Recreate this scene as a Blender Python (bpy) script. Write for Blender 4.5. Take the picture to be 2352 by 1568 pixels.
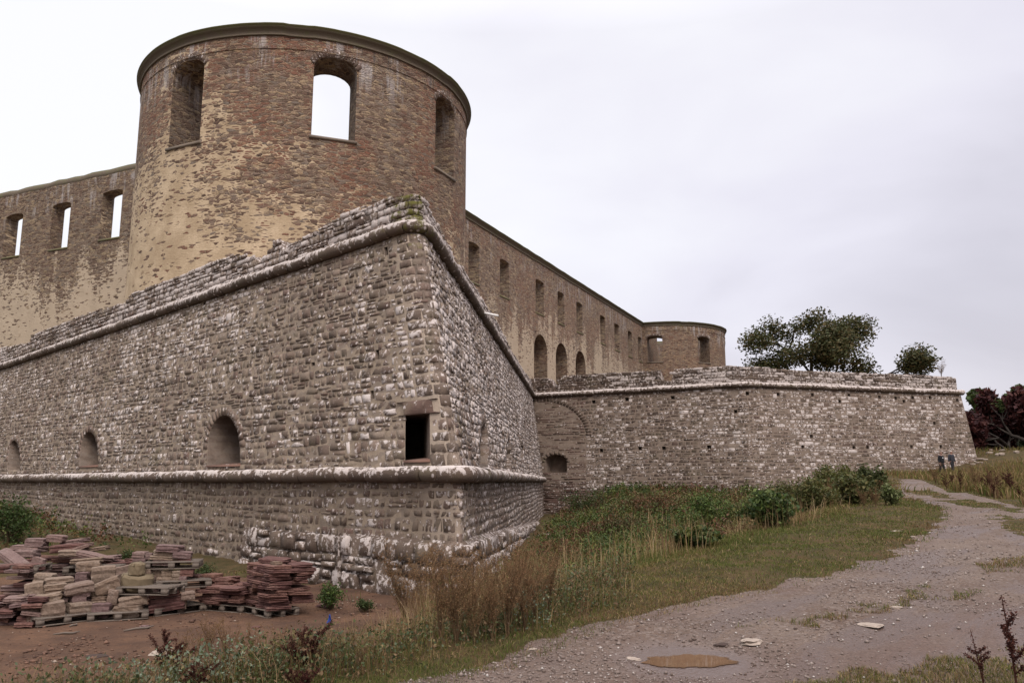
import bpy, bmesh, math, random
import numpy as np
from mathutils import Vector, Matrix, Euler

random.seed(7); rng = np.random.default_rng(11)
for o in list(bpy.data.objects): bpy.data.objects.remove(o)
scene = bpy.context.scene
COL = scene.collection

# ------------------------------------------------------------------ camera
FPX, HOR = 1900.0, 1106.0                       # focal length and horizon row, on a 2352 px wide frame
PITCH = math.atan((HOR - 784) / FPX)
cam = bpy.data.cameras.new('camera'); cam_o = bpy.data.objects.new('camera', cam); COL.objects.link(cam_o)
cam.sensor_width = 36; cam.lens = 36 * FPX / 2352; cam.clip_start = 0.1; cam.clip_end = 3000
cam_o.location = (0, 0, 0); cam_o.rotation_euler = (math.pi / 2 + PITCH, 0, 0)
scene.camera = cam_o
scene.view_settings.view_transform = 'Standard'
try: scene.view_settings.look = 'None'
except Exception: pass
scene.view_settings.exposure = 0.0
scene.view_settings.gamma = 1.0

# ------------------------------------------------------------------ sky and sun
SUN_EL, SUN_ROT = math.radians(50), math.radians(163)
world = bpy.data.worlds.new('World'); scene.world = world; world.use_nodes = True
wn = world.node_tree; wn.nodes.clear()
def wnode(t): return wn.nodes.new(t)
w_out = wnode('ShaderNodeOutputWorld'); w_add = wnode('ShaderNodeAddShader')
b1, b2 = wnode('ShaderNodeBackground'), wnode('ShaderNodeBackground')
sky = wnode('ShaderNodeTexSky'); sky.sky_type = 'NISHITA'; sky.sun_disc = False
sky.sun_elevation = SUN_EL; sky.sun_rotation = SUN_ROT; sky.air_density = 0.6; sky.dust_density = 8
b1.inputs[1].default_value = 0.05; sky.ozone_density = 0.5
wn.links.new(sky.outputs[0], b1.inputs[0])
tc = wnode('ShaderNodeTexCoord')
mp = wnode('ShaderNodeMapping'); mp.inputs['Scale'].default_value = (1.0, 1.0, 2.4)
wn.links.new(tc.outputs['Generated'], mp.inputs[0])
nz = wnode('ShaderNodeTexNoise'); nz.inputs['Scale'].default_value = 2.6; nz.inputs['Detail'].default_value = 5; nz.inputs['Roughness'].default_value = 0.45
nz.inputs['Distortion'].default_value = 0.3
wn.links.new(mp.outputs[0], nz.inputs['Vector'])
dt = wnode('ShaderNodeVectorMath'); dt.operation = 'DOT_PRODUCT'; dt.inputs[1].default_value = (-0.62, 0.2, 0.55)
wn.links.new(tc.outputs['Generated'], dt.inputs[0])
m1 = wnode('ShaderNodeMath'); m1.operation = 'MULTIPLY_ADD'; m1.inputs[1].default_value = 0.75; m1.inputs[2].default_value = 0.0
wn.links.new(dt.outputs['Value'], m1.inputs[0])
m2 = wnode('ShaderNodeMath'); m2.operation = 'MULTIPLY_ADD'; m2.inputs[1].default_value = 0.85
wn.links.new(nz.outputs[0], m2.inputs[0]); wn.links.new(m1.outputs[0], m2.inputs[2])
cr = wnode('ShaderNodeValToRGB')
els = cr.color_ramp.elements
els[0].position = 0.26; els[0].color = (0.68, 0.65, 0.71, 1)
els[1].position = 0.86; els[1].color = (1.06, 1.05, 1.07, 1)
e = els.new(0.52); e.color = (0.875, 0.845, 0.92, 1)
wn.links.new(m2.outputs[0], cr.inputs[0]); wn.links.new(cr.outputs[0], b2.inputs[0])
# an overcast sky is brightest overhead (above the frame)
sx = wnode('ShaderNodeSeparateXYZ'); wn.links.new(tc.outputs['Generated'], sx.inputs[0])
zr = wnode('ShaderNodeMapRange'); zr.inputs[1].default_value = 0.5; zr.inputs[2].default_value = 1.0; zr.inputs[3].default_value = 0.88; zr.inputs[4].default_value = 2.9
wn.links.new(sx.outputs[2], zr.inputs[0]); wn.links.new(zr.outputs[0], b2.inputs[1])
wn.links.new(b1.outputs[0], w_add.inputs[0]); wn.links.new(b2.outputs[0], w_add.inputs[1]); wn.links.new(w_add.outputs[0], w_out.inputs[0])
sl = bpy.data.lights.new('sun', 'SUN'); sl.energy = 1.5; sl.angle = math.radians(25); sl.color = (1.0, 0.95, 0.88)
so = bpy.data.objects.new('sun', sl); COL.objects.link(so)
sd = Vector((math.sin(SUN_ROT) * math.cos(SUN_EL), math.cos(SUN_ROT) * math.cos(SUN_EL), math.sin(SUN_EL)))
so.rotation_euler = sd.to_track_quat('Z', 'Y').to_euler()

# ------------------------------------------------------------------ numbers read off the photograph -> rays from the lens
CT, ST = math.cos(PITCH), math.sin(PITCH)
def ray(x, y):
    a = (x - 1176) / FPX; b = (784 - y) / FPX
    return np.array([a, CT - b * ST, ST + b * CT])
def at_z(x, y, z): r = ray(x, y); return r * z / r[2]
def at_d(x, y, d): r = ray(x, y); return r * d / r[1]

# ------------------------------------------------------------------ object helpers
def link(o, parent=None):
    COL.objects.link(o)
    if parent is not None: o.parent = parent
    return o
def thing(name, label, cat, loc=(0, 0, 0), rz=0.0, group=None):
    o = bpy.data.objects.new(name, None); o.location = tuple(float(v) for v in loc); o.rotation_euler = (0, 0, rz)
    o.empty_display_size = 0.3
    link(o); return tag(o, label, cat, group)
def tag(o, label=None, cat=None, group=None, kind=None):
    if label: o['label'] = label
    if cat: o['category'] = cat
    if group: o['group'] = group
    if kind: o['kind'] = kind
    return o
def mesh_np(name, V, F, mat=None, parent=None, col=None, smooth=False, origin=None, attr='col'):
    V = np.asarray(V, np.float32).reshape(-1, 3)
    if origin is not None: V = V - np.asarray(origin, np.float32)
    Fs = F if isinstance(F, list) and isinstance(F[0], np.ndarray) else [np.asarray(F)]
    Fs = [np.asarray(f, np.int32) for f in Fs if len(f)]
    me = bpy.data.meshes.new(name)
    idx = np.concatenate([f.ravel() for f in Fs]); tot = np.concatenate([np.full(len(f), f.shape[1], np.int32) for f in Fs])
    st = np.concatenate([[0], np.cumsum(tot)[:-1]]).astype(np.int32)
    me.vertices.add(len(V)); me.vertices.foreach_set('co', V.ravel())
    me.loops.add(len(idx)); me.loops.foreach_set('vertex_index', idx)
    me.polygons.add(len(tot)); me.polygons.foreach_set('loop_start', st)
    try: me.polygons.foreach_set('loop_total', tot)
    except Exception: pass
    if smooth: me.polygons.foreach_set('use_smooth', np.ones(len(tot), bool))
    me.update(calc_edges=True); me.validate()
    if col is not None:
        col = np.asarray(col, np.float32)
        if col.shape[1] == 3: col = np.c_[col, np.ones(len(col), np.float32)]
        a = me.color_attributes.new(attr, 'FLOAT_COLOR', 'POINT'); a.data.foreach_set('color', col.astype(np.float32).ravel())
    if mat: me.materials.append(mat)
    o = bpy.data.objects.new(name, me)
    return link(o, parent)
class MB:
    def __init__(s): s.V = []; s.Q = []; s.T = []; s.C = []; s.n = 0
    def add(s, V, Q=None, T=None, C=None):
        V = np.asarray(V, float).reshape(-1, 3)
        if Q is not None and len(Q): s.Q.append(np.asarray(Q) + s.n)
        if T is not None and len(T): s.T.append(np.asarray(T) + s.n)
        if C is not None:
            C = np.asarray(C, float); s.C.append(np.tile(C, (len(V), 1)) if C.ndim == 1 else C)
        s.V.append(V); s.n += len(V)
    def box(s, lo, hi, M=None, C=None):
        x0, y0, z0 = lo; x1, y1, z1 = hi
        V = np.array([(x0,y0,z0),(x1,y0,z0),(x1,y1,z0),(x0,y1,z0),(x0,y0,z1),(x1,y0,z1),(x1,y1,z1),(x0,y1,z1)], float)
        if M is not None: V = np.array([M @ Vector(v) for v in V])
        s.add(V, Q=[(0,3,2,1),(4,5,6,7),(0,1,5,4),(1,2,6,5),(2,3,7,6),(3,0,4,7)], C=C)
    def tube(s, pts, rad, n=6, C=None, cap=True):
        pts = np.asarray(pts, float); k = len(pts); rad = np.broadcast_to(rad, (k,))
        t = np.gradient(pts, axis=0); t /= np.linalg.norm(t, axis=1)[:, None] + 1e-9
        ref = np.where(np.abs(t[:, 2:3]) > .9, [[1., 0, 0]], [[0., 0, 1]])
        a = np.cross(t, ref); a /= np.linalg.norm(a, axis=1)[:, None] + 1e-9; b = np.cross(t, a)
        th = np.linspace(0, 2 * np.pi, n, endpoint=False)
        V = pts[:, None] + rad[:, None, None] * (np.cos(th)[None, :, None] * a[:, None] + np.sin(th)[None, :, None] * b[:, None])
        i = np.arange(k - 1)[:, None] * n; j = np.arange(n)[None]; j2 = (j + 1) % n
        Q = np.stack([i + j, i + j2, i + n + j2, i + n + j], -1).reshape(-1, 4)
        V = V.reshape(-1, 3); T = None
        if cap:
            V = np.r_[V, pts[:1], pts[-1:]]; c0, c1 = k * n, k * n + 1
            T = [(c0, jj2, jj) for jj, jj2 in zip(range(n), [(q + 1) % n for q in range(n)])] + [(c1, (k - 1) * n + jj, (k - 1) * n + (jj + 1) % n) for jj in range(n)]
        s.add(V, Q=Q, T=T, C=C)
    def build(s, name, mat=None, parent=None, smooth=False, origin=None):
        F = []
        if s.Q: F.append(np.concatenate(s.Q))
        if s.T: F.append(np.concatenate(s.T))
        return mesh_np(name, np.concatenate(s.V), F, mat, parent, np.concatenate(s.C) if s.C else None, smooth, origin)

# ------------------------------------------------------------------ materials
class NT:
    def __init__(s, name):
        s.mat = bpy.data.materials.new(name); s.mat.use_nodes = True; s.nt = s.mat.node_tree; s.nt.nodes.clear()
        s.out = s.nt.nodes.new('ShaderNodeOutputMaterial'); s.p = s.nt.nodes.new('ShaderNodeBsdfPrincipled')
        s.nt.links.new(s.p.outputs[0], s.out.inputs[0])
        s.pos = s.node('ShaderNodeNewGeometry').outputs['Position']
    def node(s, t, **kw):
        n = s.nt.nodes.new(t)
        for k, v in kw.items(): setattr(n, k, v)
        return n
    def set(s, sock, v):
        if hasattr(v, 'is_output') or isinstance(v, bpy.types.NodeSocket): s.nt.links.new(v, sock)
        else:
            if isinstance(v, (tuple, list)) and len(v) == 3 and sock.type == 'RGBA': v = (*v, 1)
            sock.default_value = v
    def math(s, op, a, b=0.0, c=0.0, clamp=False):
        n = s.node('ShaderNodeMath', operation=op, use_clamp=clamp); s.set(n.inputs[0], a); s.set(n.inputs[1], b); s.set(n.inputs[2], c); return n.outputs[0]
    def mulv(s, v, k):
        n = s.node('ShaderNodeVectorMath', operation='MULTIPLY'); s.set(n.inputs[0], v); s.set(n.inputs[1], k); return n.outputs[0]
    def addv(s, v, k):
        n = s.node('ShaderNodeVectorMath', operation='ADD'); s.set(n.inputs[0], v); s.set(n.inputs[1], k); return n.outputs[0]
    def noise(s, v, scale, detail=4, rough=0.55, color=False, dist=0.0):
        n = s.node('ShaderNodeTexNoise'); s.set(n.inputs['Vector'], v); n.inputs['Scale'].default_value = scale; n.inputs['Detail'].default_value = detail
        n.inputs['Roughness'].default_value = rough; n.inputs['Distortion'].default_value = dist
        return n.outputs['Color' if color else 0]
    def voro(s, v, scale, feature='F1', rand=1.0):
        n = s.node('ShaderNodeTexVoronoi', feature=feature); s.set(n.inputs['Vector'], v); n.inputs['Scale'].default_value = scale; n.inputs['Randomness'].default_value = rand
        return n
    def ramp(s, f, stops, interp='LINEAR'):
        n = s.node('ShaderNodeValToRGB'); r = n.color_ramp; r.interpolation = interp
        while len(r.elements) < len(stops): r.elements.new(0.5)
        for e, (p, c) in zip(r.elements, stops):
            e.position = p; e.color = (c, c, c, 1) if isinstance(c, (int, float)) else (*c, 1)
        s.set(n.inputs[0], f); return n.outputs[0]
    def step(s, f, a, b):
        n = s.node('ShaderNodeMapRange', interpolation_type='SMOOTHSTEP'); s.set(n.inputs[0], f); s.set(n.inputs[1], a); s.set(n.inputs[2], b); return n.outputs[0]
    def mix(s, f, a, b, mode='MIX'):
        n = s.node('ShaderNodeMix', data_type='RGBA', blend_type=mode); s.set(n.inputs[0], f); s.set(n.inputs[6], a); s.set(n.inputs[7], b); return n.outputs[2]
    def sep(s, c):
        n = s.node('ShaderNodeSeparateColor'); s.set(n.inputs[0], c); return n.outputs
    def sepv(s, c):
        n = s.node('ShaderNodeSeparateXYZ'); s.set(n.inputs[0], c); return n.outputs
    def attr(s, name='col'):
        return s.node('ShaderNodeAttribute', attribute_name=name).outputs
    def fin(s, color, rough=0.9, bump=None, dist=0.03, strength=0.7, spec=0.25):
        s.set(s.p.inputs['Base Color'], color); s.set(s.p.inputs['Roughness'], rough); s.p.inputs['Specular IOR Level'].default_value = spec
        if bump is not None:
            b = s.node('ShaderNodeBump'); b.inputs['Strength'].default_value = strength; b.inputs['Distance'].default_value = dist
            s.set(b.inputs['Height'], bump); s.set(s.p.inputs['Normal'], b.outputs[0])
        return s.mat

def mat_facing(name, lich=0.0, top=0.0, smear=.42, dark=1.0):
    """weathered limestone / sandstone block with pale crustose lichen; col = (tone, lichen, redness, moss)"""
    m = NT(name); a = m.attr(); t, g, b = m.sep(a[0])[:3]; moss = a[3]
    base = m.ramp(t, [(0, (.072, .050, .038)), (.35, (.120, .087, .066)), (.7, (.182, .137, .104)), (1, (.285, .222, .172))])
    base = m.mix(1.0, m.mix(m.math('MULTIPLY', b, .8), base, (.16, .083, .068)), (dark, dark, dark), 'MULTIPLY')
    n1 = m.noise(m.pos, 3.5, 6, .6); n2 = m.noise(m.pos, 26, 5, .65)
    base = m.mix(m.step(n2, .3, .75), m.mix(.45, base, (.05, .04, .035)), base)
    olive = m.noise(m.pos, .9, 3)
    base = m.mix(m.math('MULTIPLY', m.step(olive, .5, .75), .38), base, (.12, .105, .06))
    big = m.noise(m.pos, 0.35, 3)
    nz = m.sepv(m.node('ShaderNodeNewGeometry').outputs['Normal'])[2]
    lv = m.math('ADD', m.noise(m.pos, 5.2, 6, .68), m.math('MULTIPLY', g, .25))
    lv = m.math('ADD', lv, m.math('MULTIPLY', big, .22))
    lv = m.math('ADD', lv, m.math('MULTIPLY', nz, top))
    lm = m.step(lv, .70 - lich, .775 - lich)
    vo = m.voro(m.addv(m.pos, m.mulv(m.noise(m.pos, 9, 2, color=True), (.05, .05, .05))), 4.6)
    sm = m.math('MULTIPLY', m.step(m.noise(m.pos, 1.05, 5, .7), .53, .66), smear); base = m.mix(sm, base, m.mix(n2, (.21, .156, .122), (.30, .232, .187)))
    spot = m.math('MULTIPLY', m.step(vo.outputs['Distance'], .27, .2), m.step(m.sep(vo.outputs['Color'])[0], .68, .72))
    lm = m.math('MAXIMUM', lm, m.math('MULTIPLY', spot, .95))
    lcol = m.mix(n2, (.34, .292, .268), (.555, .49, .462))
    col = m.mix(m.math('MULTIPLY', lm, .93), base, lcol)
    mm = m.step(m.math('ADD', m.noise(m.pos, 4, 5, .65), moss), .72, .95)
    col = m.mix(mm, col, m.mix(n2, (.045, .05, .012), (.15, .13, .035)))
    h = m.math('ADD', m.math('MULTIPLY', n1, .6), m.math('MULTIPLY', n2, .5))
    strat = m.noise(m.mulv(m.pos, (2.0, 2.0, 18)), 2.0, 4, .6)
    h = m.math('ADD', h, m.math('MULTIPLY', strat, .55))
    return m.fin(col, .92, h, .028, .75, .2)
def mat_mortar(name, c0, c1, corner=False):
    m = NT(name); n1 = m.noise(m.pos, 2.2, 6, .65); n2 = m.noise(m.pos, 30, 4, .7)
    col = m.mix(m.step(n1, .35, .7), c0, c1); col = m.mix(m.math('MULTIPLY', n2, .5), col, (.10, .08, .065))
    vo = m.voro(m.mulv(m.pos, (1, 1, 2.6)), 3.2)
    col = m.mix(m.math('MULTIPLY', m.step(m.sep(vo.outputs['Color'])[1], .5, .7), .55), col, (.15, .12, .10))
    if corner:                                            # fresh pale pointing round the rebuilt corner of the bastion
        xy = m.sepv(m.pos); b = m.math('MULTIPLY', m.math('SUBTRACT', 8.25, m.math('MAXIMUM', xy[2], .2)), .262)
        dx = m.math('SUBTRACT', xy[0], m.math('MULTIPLY_ADD', b, .806, -3.0)); dy = m.math('SUBTRACT', xy[1], m.math('MULTIPLY_ADD', b, -2.215, 25.8))
        dd = m.math('SQRT', m.math('ADD', m.math('MULTIPLY', dx, dx), m.math('MULTIPLY', dy, dy)))
        col = m.mix(m.math('MULTIPLY', m.step(m.math('ADD', dd, m.math('MULTIPLY', n1, .8)), 2.2, 1.2), .5), col, (.40, .32, .255))
    return m.fin(col, .95, m.math('ADD', n1, m.math('MULTIPLY', n2, .6)), .04, .8, .15)
def mat_castle(name, plast_z, plast_w, strip, tint, center=None, red=0.5):
    """rubble of flat stones half covered by old cream render; render survives low down and in patches"""
    m = NT(name)
    wv = m.mulv(m.addv(m.noise(m.pos, .9, 3, color=True), (-.5, -.5, -.5)), (.55, .55, .25))
    p = m.addv(m.pos, wv)
    q = m.mulv(p, (2.5, 2.5, 7.6))
    vo = m.voro(q, 1.0); ed = m.voro(q, 1.0, 'DISTANCE_TO_EDGE').outputs['Distance']
    r, g, b = m.sep(vo.outputs['Color'])[:3]
    stone = m.ramp(r, [(0, (.085, .055, .042)), (.25, (.150, .098, .072)), (.5, (.20, .145, .113)), (.72, (.185, .152, .125)), (.86, (.29, .215, .145)), (1, (.34, .26, .165))])
    redz = m.step(m.noise(m.pos, .28, 4, .6), .41, .56)
    stone = m.mix(m.math('MULTIPLY', m.math('MULTIPLY', redz, red), m.step(g, .2, .6)), stone, (.215, .092, .058))
    stone = m.mix(1.0, stone, tint, 'MULTIPLY')
    n2 = m.noise(m.pos, 11, 5, .65)
    stone = m.mix(m.math('MULTIPLY', m.step(n2, .65, .35), .5), stone, (.05, .04, .035))
    mort = m.mix(n2, (.20, .145, .10), (.34, .255, .17))
    joint = m.step(ed, .10, .02)
    stone = m.mix(m.math('MULTIPLY', joint, m.step(b, .15, .6)), stone, mort)
    crack = m.math('MULTIPLY', m.step(ed, .055, .0), m.step(b, .45, .3))
    stone = m.mix(m.math('MULTIPLY', crack, .6), stone, (.025, .02, .018))
    z = m.sepv(m.pos)[2]
    ht = m.math('DIVIDE', m.math('SUBTRACT', plast_z, z), plast_w)
    ht = m.math('MINIMUM', m.math('MAXIMUM', ht, -.75), .62)
    sc = (.30, .30, .035) if strip else (.13, .13, .17)
    pn = m.noise(m.mulv(m.pos, sc), 1.0 if not strip else 1.5, 4, .62)
    pn2 = m.noise(m.pos, 1.3, 5, .7)
    pv = m.math('ADD', m.math('MULTIPLY', m.math('SUBTRACT', pn, .19), 2.4) if not strip else m.math('MULTIPLY', pn, 2.6), m.math('MULTIPLY', pn2, .55))
    pv = m.math('ADD', pv, m.math('ADD', ht, m.math('MULTIPLY', m.math('SUBTRACT', g, .5), .42)))
    pv = m.math('ADD', pv, m.math('MULTIPLY', m.math('SUBTRACT', .1, ed), .8))
    pv = m.math('SUBTRACT', pv, m.math('MULTIPLY', m.step(b, .82, .9), .8 if not strip else .5))
    if not strip: pv = m.math('ADD', pv, m.math('MULTIPLY', m.math('SUBTRACT', -15.0, m.sepv(m.pos)[0]), .022))
    thr = 1.02 if not strip else 1.62
    pm = m.step(pv, thr, thr + .10)
    pc = m.mix(m.step(m.noise(m.pos, .8, 5, .6), .3, .75), (.35, .262, .170), (.50, .39, .268))
    pc = m.mix(m.math('MULTIPLY', m.step(n2, .6, .3), .3), pc, (.22, .155, .09))
    if strip: pc = m.mix(.6, pc, (.34, .285, .225))
    col = m.mix(pm, stone, pc)
    dr = m.noise(m.mulv(m.pos, (2.6, 2.6, .22)), 1.0, 5, .7)
    pat = m.step(m.noise(m.pos, .42, 3), .44, .58); top = m.math('MULTIPLY', m.math('MULTIPLY', m.step(z, 22.4, 25.2), pat), m.step(dr, .50, .60))
    col = m.mix(m.math('MULTIPLY', top, .62), col, (.40, .37, .36))
    dr2 = m.noise(m.mulv(m.pos, (3.3, 3.3, .3)), 1.0, 4, .7)
    top2 = m.math('MULTIPLY', m.step(z, 22.8, 25.8), m.step(dr2, .60, .68))
    col = m.mix(m.math('MULTIPLY', top2, .6), col, (.055, .05, .05))
    hgt = m.math('ADD', m.math('MULTIPLY', m.step(ed, .0, .14), 1.0), m.math('MULTIPLY', n2, .6))
    hgt = m.math('ADD', hgt, m.math('MULTIPLY', r, .8))
    hgt = m.math('ADD', m.math('MULTIPLY', hgt, m.math('SUBTRACT', 1.0, m.math('MULTIPLY', pm, .85))), m.math('MULTIPLY', pm, 1.25))
    return m.fin(col, .93, hgt, .05, .8, .15)
def mat_vcol(name, rough=.85, bump_scale=None, trans=0.0, spec=.2, var=.25):
    m = NT(name); a = m.attr(); n = m.noise(m.pos, 14, 3)
    c = m.mix(m.math('MULTIPLY', m.step(n, .35, .7), var), a[0], m.mix(1.0, a[0], (.45, .42, .40), 'MULTIPLY'))
    mt = m.fin(c, rough, m.noise(m.pos, bump_scale, 5) if bump_scale else None, .03, .6, spec)
    if trans:
        tr = m.node('ShaderNodeBsdfTranslucent'); m.set(tr.inputs[0], c); mx = m.node('ShaderNodeMixShader'); mx.inputs[0].default_value = trans
        m.nt.links.new(m.p.outputs[0], mx.inputs[1]); m.nt.links.new(tr.outputs[0], mx.inputs[2]); m.nt.links.new(mx.outputs[0], m.out.inputs[0])
    return mt
def mat_plain(name, c, rough=.8, scale=8, var=.35, spec=.25, bump=.02):
    m = NT(name); n = m.noise(m.pos, scale, 5, .6)
    return m.fin(m.mix(m.math('MULTIPLY', n, var), c, tuple(v * .35 for v in c)), rough, n, bump, .6, spec)
def mat_rubble(name, c0, c1, c2, dusty=(.33, .28, .23)):
    """loose building stone; tone shifts from stone to stone (object random)"""
    m = NT(name); ri = m.node('ShaderNodeObjectInfo').outputs['Random']
    n1 = m.noise(m.pos, 4.5, 6, .62); n2 = m.noise(m.pos, 22, 5, .7)
    c = m.ramp(ri, [(0, c0), (.5, c1), (1, c2)])
    c = m.mix(m.math('MULTIPLY', m.step(n1, .5, .68), .5), c, dusty)
    c = m.mix(m.math('MULTIPLY', m.step(n2, .62, .35), .5), c, tuple(v * .4 for v in c0))
    st = m.noise(m.mulv(m.pos, (1.5, 1.5, 16)), 2.0, 4, .6)
    return m.fin(c, .9, m.math('ADD', m.math('ADD', n1, m.math('MULTIPLY', n2, .5)), m.math('MULTIPLY', st, .25)), .03, .7, .2)

M_face = mat_facing('lichened_wall_stone', 0.0)
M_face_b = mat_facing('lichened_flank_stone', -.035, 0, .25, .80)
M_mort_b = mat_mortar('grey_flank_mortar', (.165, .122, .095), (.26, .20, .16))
M_plinth = mat_facing('white_lichened_foundation', .0, .06, .3)
M_mould = mat_facing('lichened_moulding', -.10, .17, 0.0)
M_mould_b = mat_facing('pale_far_moulding', -.02, .17, 0.0)
M_mort = mat_mortar('sandy_mortar', (.22, .168, .122), (.325, .255, .192), True)
M_niche = mat_mortar('shade_toned_niche_stone', (.10, .072, .056), (.19, .142, .112))  # darker than the wall mortar: shade of the recesses put into the colour
M_mort_pale = mat_mortar('pale_mortar', (.25, .20, .155), (.36, .30, .24))
M_tower = mat_castle('tower_rubble_and_render', 18.4, 12.0, False, (1.04, 1.0, .97), red=.62)
M_wing = mat_castle('wing_rubble_and_render', 18.7, 9.0, True, (1.18, 1.17, 1.18), red=.42)
M_wing_l = mat_castle('left_wing_rubble_and_render', 18.2, 7.5, True, (.95, .94, .92), red=.12)
M_reveal = mat_castle('rubble_window_jamb', -30, 9.0, False, (.95, .95, .95), red=.2)
M_ftower = mat_castle('far_tower_rubble', 4.0, 9.0, False, (1.1, 1.06, 1.04), red=.3)
def mat_cornice():
    m = NT('mossy_cornice_stone'); n = m.noise(m.pos, 1.6, 6, .65); n2 = m.noise(m.pos, 14, 4)
    nrm = m.sepv(m.node('ShaderNodeNewGeometry').outputs['Normal'])[2]
    c = m.mix(n2, (.075, .058, .042), (.155, .125, .095)); c = m.mix(m.step(n, .48, .66), c, (.11, .10, .06))
    z = m.sepv(m.pos)[2]
    c = m.mix(m.math('MULTIPLY', m.step(z, 26.72, 26.95), .75), c, (.07, .068, .02))
    return m.fin(c, .95, n2, .03, .6, .15)
M_corn = mat_cornice()
M_sill = mat_plain('mossy_sill_stone', (.15, .135, .07), .9, 5)
M_sill_grey = mat_plain('grey_sill_stone', (.17, .135, .105), .9, 5)
M_sill_red = mat_plain('red_sandstone_sill', (.15, .082, .06), .9, 6)
M_wood = mat_plain('weathered_pallet_wood', (.135, .108, .088), .9, 9)
M_slab = mat_rubble('red_sandstone_slab', (.085, .040, .036), (.125, .062, .052), (.15, .078, .058), (.20, .12, .095))
M_tan = mat_rubble('tan_limestone_block', (.145, .098, .070), (.195, .142, .105), (.165, .115, .092), (.28, .225, .185))
M_purple = mat_rubble('dull_purple_sandstone', (.135, .085, .08), (.165, .11, .10), (.19, .125, .105), (.24, .18, .16))
M_drum = mat_plain('olive_weathered_column_stone', (.165, .125, .078), .9, 4)
M_leaf = mat_vcol('leaf_green', .7, None, .25, .25, .2)
M_grass = mat_vcol('grass_blade', .8, None, .25, .15, .15)
M_dry = mat_vcol('dry_stem', .9, None, .12, .1, .2)
M_bark = mat_plain('bark', (.045, .036, .030), .95, 12)

# ------------------------------------------------------------------ terrain
EDGE = np.array([(-9, -6), (-4.2, 2.0), (-1.8, 5.1), (-.95, 6.06), (-.54, 6.52), (-.26, 6.73), (.29, 7.8), (.98, 8.65), (1.8, 9.51), (3.07, 10.54), (4.36, 11.83), (6.28, 14.05), (8.68, 17.7), (11.77, 23.0), (13.58, 27), (15.12, 32.2), (19.62, 42.8), (25.83, 55.65), (31, 64), (34, 80), (36, 140)], float)
def polydist(x, y, E=EDGE):
    """signed distance to a polyline, positive on its left"""
    x = np.asarray(x, float); y = np.asarray(y, float); best = np.full(x.shape, 1e9); sg = np.ones(x.shape)
    for (ax, ay), (bx, by) in zip(E[:-1], E[1:]):
        dx, dy = bx - ax, by - ay; L = dx * dx + dy * dy
        t = np.clip(((x - ax) * dx + (y - ay) * dy) / L, 0, 1)
        d = np.hypot(x - ax - t * dx, y - ay - t * dy); c = dx * (y - ay) - dy * (x - ax)
        mk = d < best; best = np.where(mk, d, best); sg = np.where(mk, np.sign(c), sg)
    return best * sg
def sstep(a, b, v): t = np.clip((v - a) / (b - a), 0, 1); return t * t * (3 - 2 * t)
def vnoise(x, y, s, seed=0):
    x = np.asarray(x, float) * s + seed * 17.3; y = np.asarray(y, float) * s - seed * 9.1
    def h(i, j): v = np.sin(i * 127.1 + j * 311.7 + seed * 13.7) * 43758.5453; return v - np.floor(v)
    i, j = np.floor(x), np.floor(y); u, v = x - i, y - j; u = u * u * (3 - 2 * u); v = v * v * (3 - 2 * v)
    return (h(i, j) * (1 - u) + h(i + 1, j) * u) * (1 - v) + (h(i, j + 1) * (1 - u) + h(i + 1, j + 1) * u) * v
def fbm(x, y, s, seed=0): return (vnoise(x, y, s, seed) * 4 + vnoise(x, y, s * 2.1, seed + 1) * 2 + vnoise(x, y, s * 4.3, seed + 2)) / 7
PUD = at_z(1583, 1516, -1.43)
def zt(x, y):
    x = np.asarray(x, float); y = np.asarray(y, float); d = np.hypot(x, y); s = polydist(x, y)
    zp = -1.6 + .0284 * np.minimum(d, 100)
    zm = np.interp(y, [0, 22, 40, 78, 200], [-2.95, -2.95, -2.3, -.65, .5])
    fd = (x + 3.0) * .9959 - (y - 25.7) * .0909 - 2.0; zm = zm + (np.minimum(zm, -2.95) - zm) * sstep(6.5, 1.2, fd) * (fd > -6) * sstep(18, 22, y)
    near = sstep(16, 8, y)
    a = 2.7 - 2.2 * near; w = 5.0 - 1.3 * near
    r = sstep(0, 1, (s - a) / w)
    z = zp * (1 - r) + np.minimum(zm, zp) * r
    z = z + (fbm(x, y, .9, 3) - .5) * .10 * sstep(4, 9, d) * (1 + 2.0 * (r > .5) * sstep(18, 30, y))
    z = z + .07 * sstep(.2, .9, s) * sstep(3.5, 1.2, s) * sstep(.3, .7, fbm(x, y, 2.0, 5))
    z = z + 2.0 * np.exp(-(((x + 22.5) / 5.0) ** 2 + ((y - 31) / 4.0) ** 2))          # overgrown mound at the far left
    z = z + .75 * sstep(66, 80, d) * sstep(33, 44, x)
    z = z + 1.2 * np.exp(-((d - 92) / 5) ** 2) * sstep(36, 46, x)                      # earth bank behind the field
    pd = np.hypot((x - PUD[0]) / .75, (y - PUD[1]) / .9)
    z = z + (fbm(x, y, 2.6, 9) - .5) * .05 * (s < 0) * sstep(40, 8, d) * sstep(.4, 1.6, pd)
    kk = sstep(.75, 1.6, pd); z = z * kk + (1 - kk) * PUD[2]
    return z
def on_ground(x, y):
    """world point where the line of sight of a photo pixel meets the terrain"""
    r = ray(x, y); t = np.linspace(3, 160, 4000); P = r[None] * t[:, None]
    k = np.argmax(P[:, 2] < zt(P[:, 0], P[:, 1])); return P[k]
def px_poly(pts): return np.array([on_ground(*p)[:2] for p in pts])
def inside(x, y, P):
    x = np.asarray(x, float); r = np.zeros(x.shape, bool); n = len(P)
    for i in range(n):
        (ax, ay), (bx, by) = P[i], P[(i + 1) % n]
        c = ((ay > y) != (by > y)); xx = (bx - ax) * (y - ay) / (by - ay + 1e-12) + ax; r ^= c & (x < xx)
    return r
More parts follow.
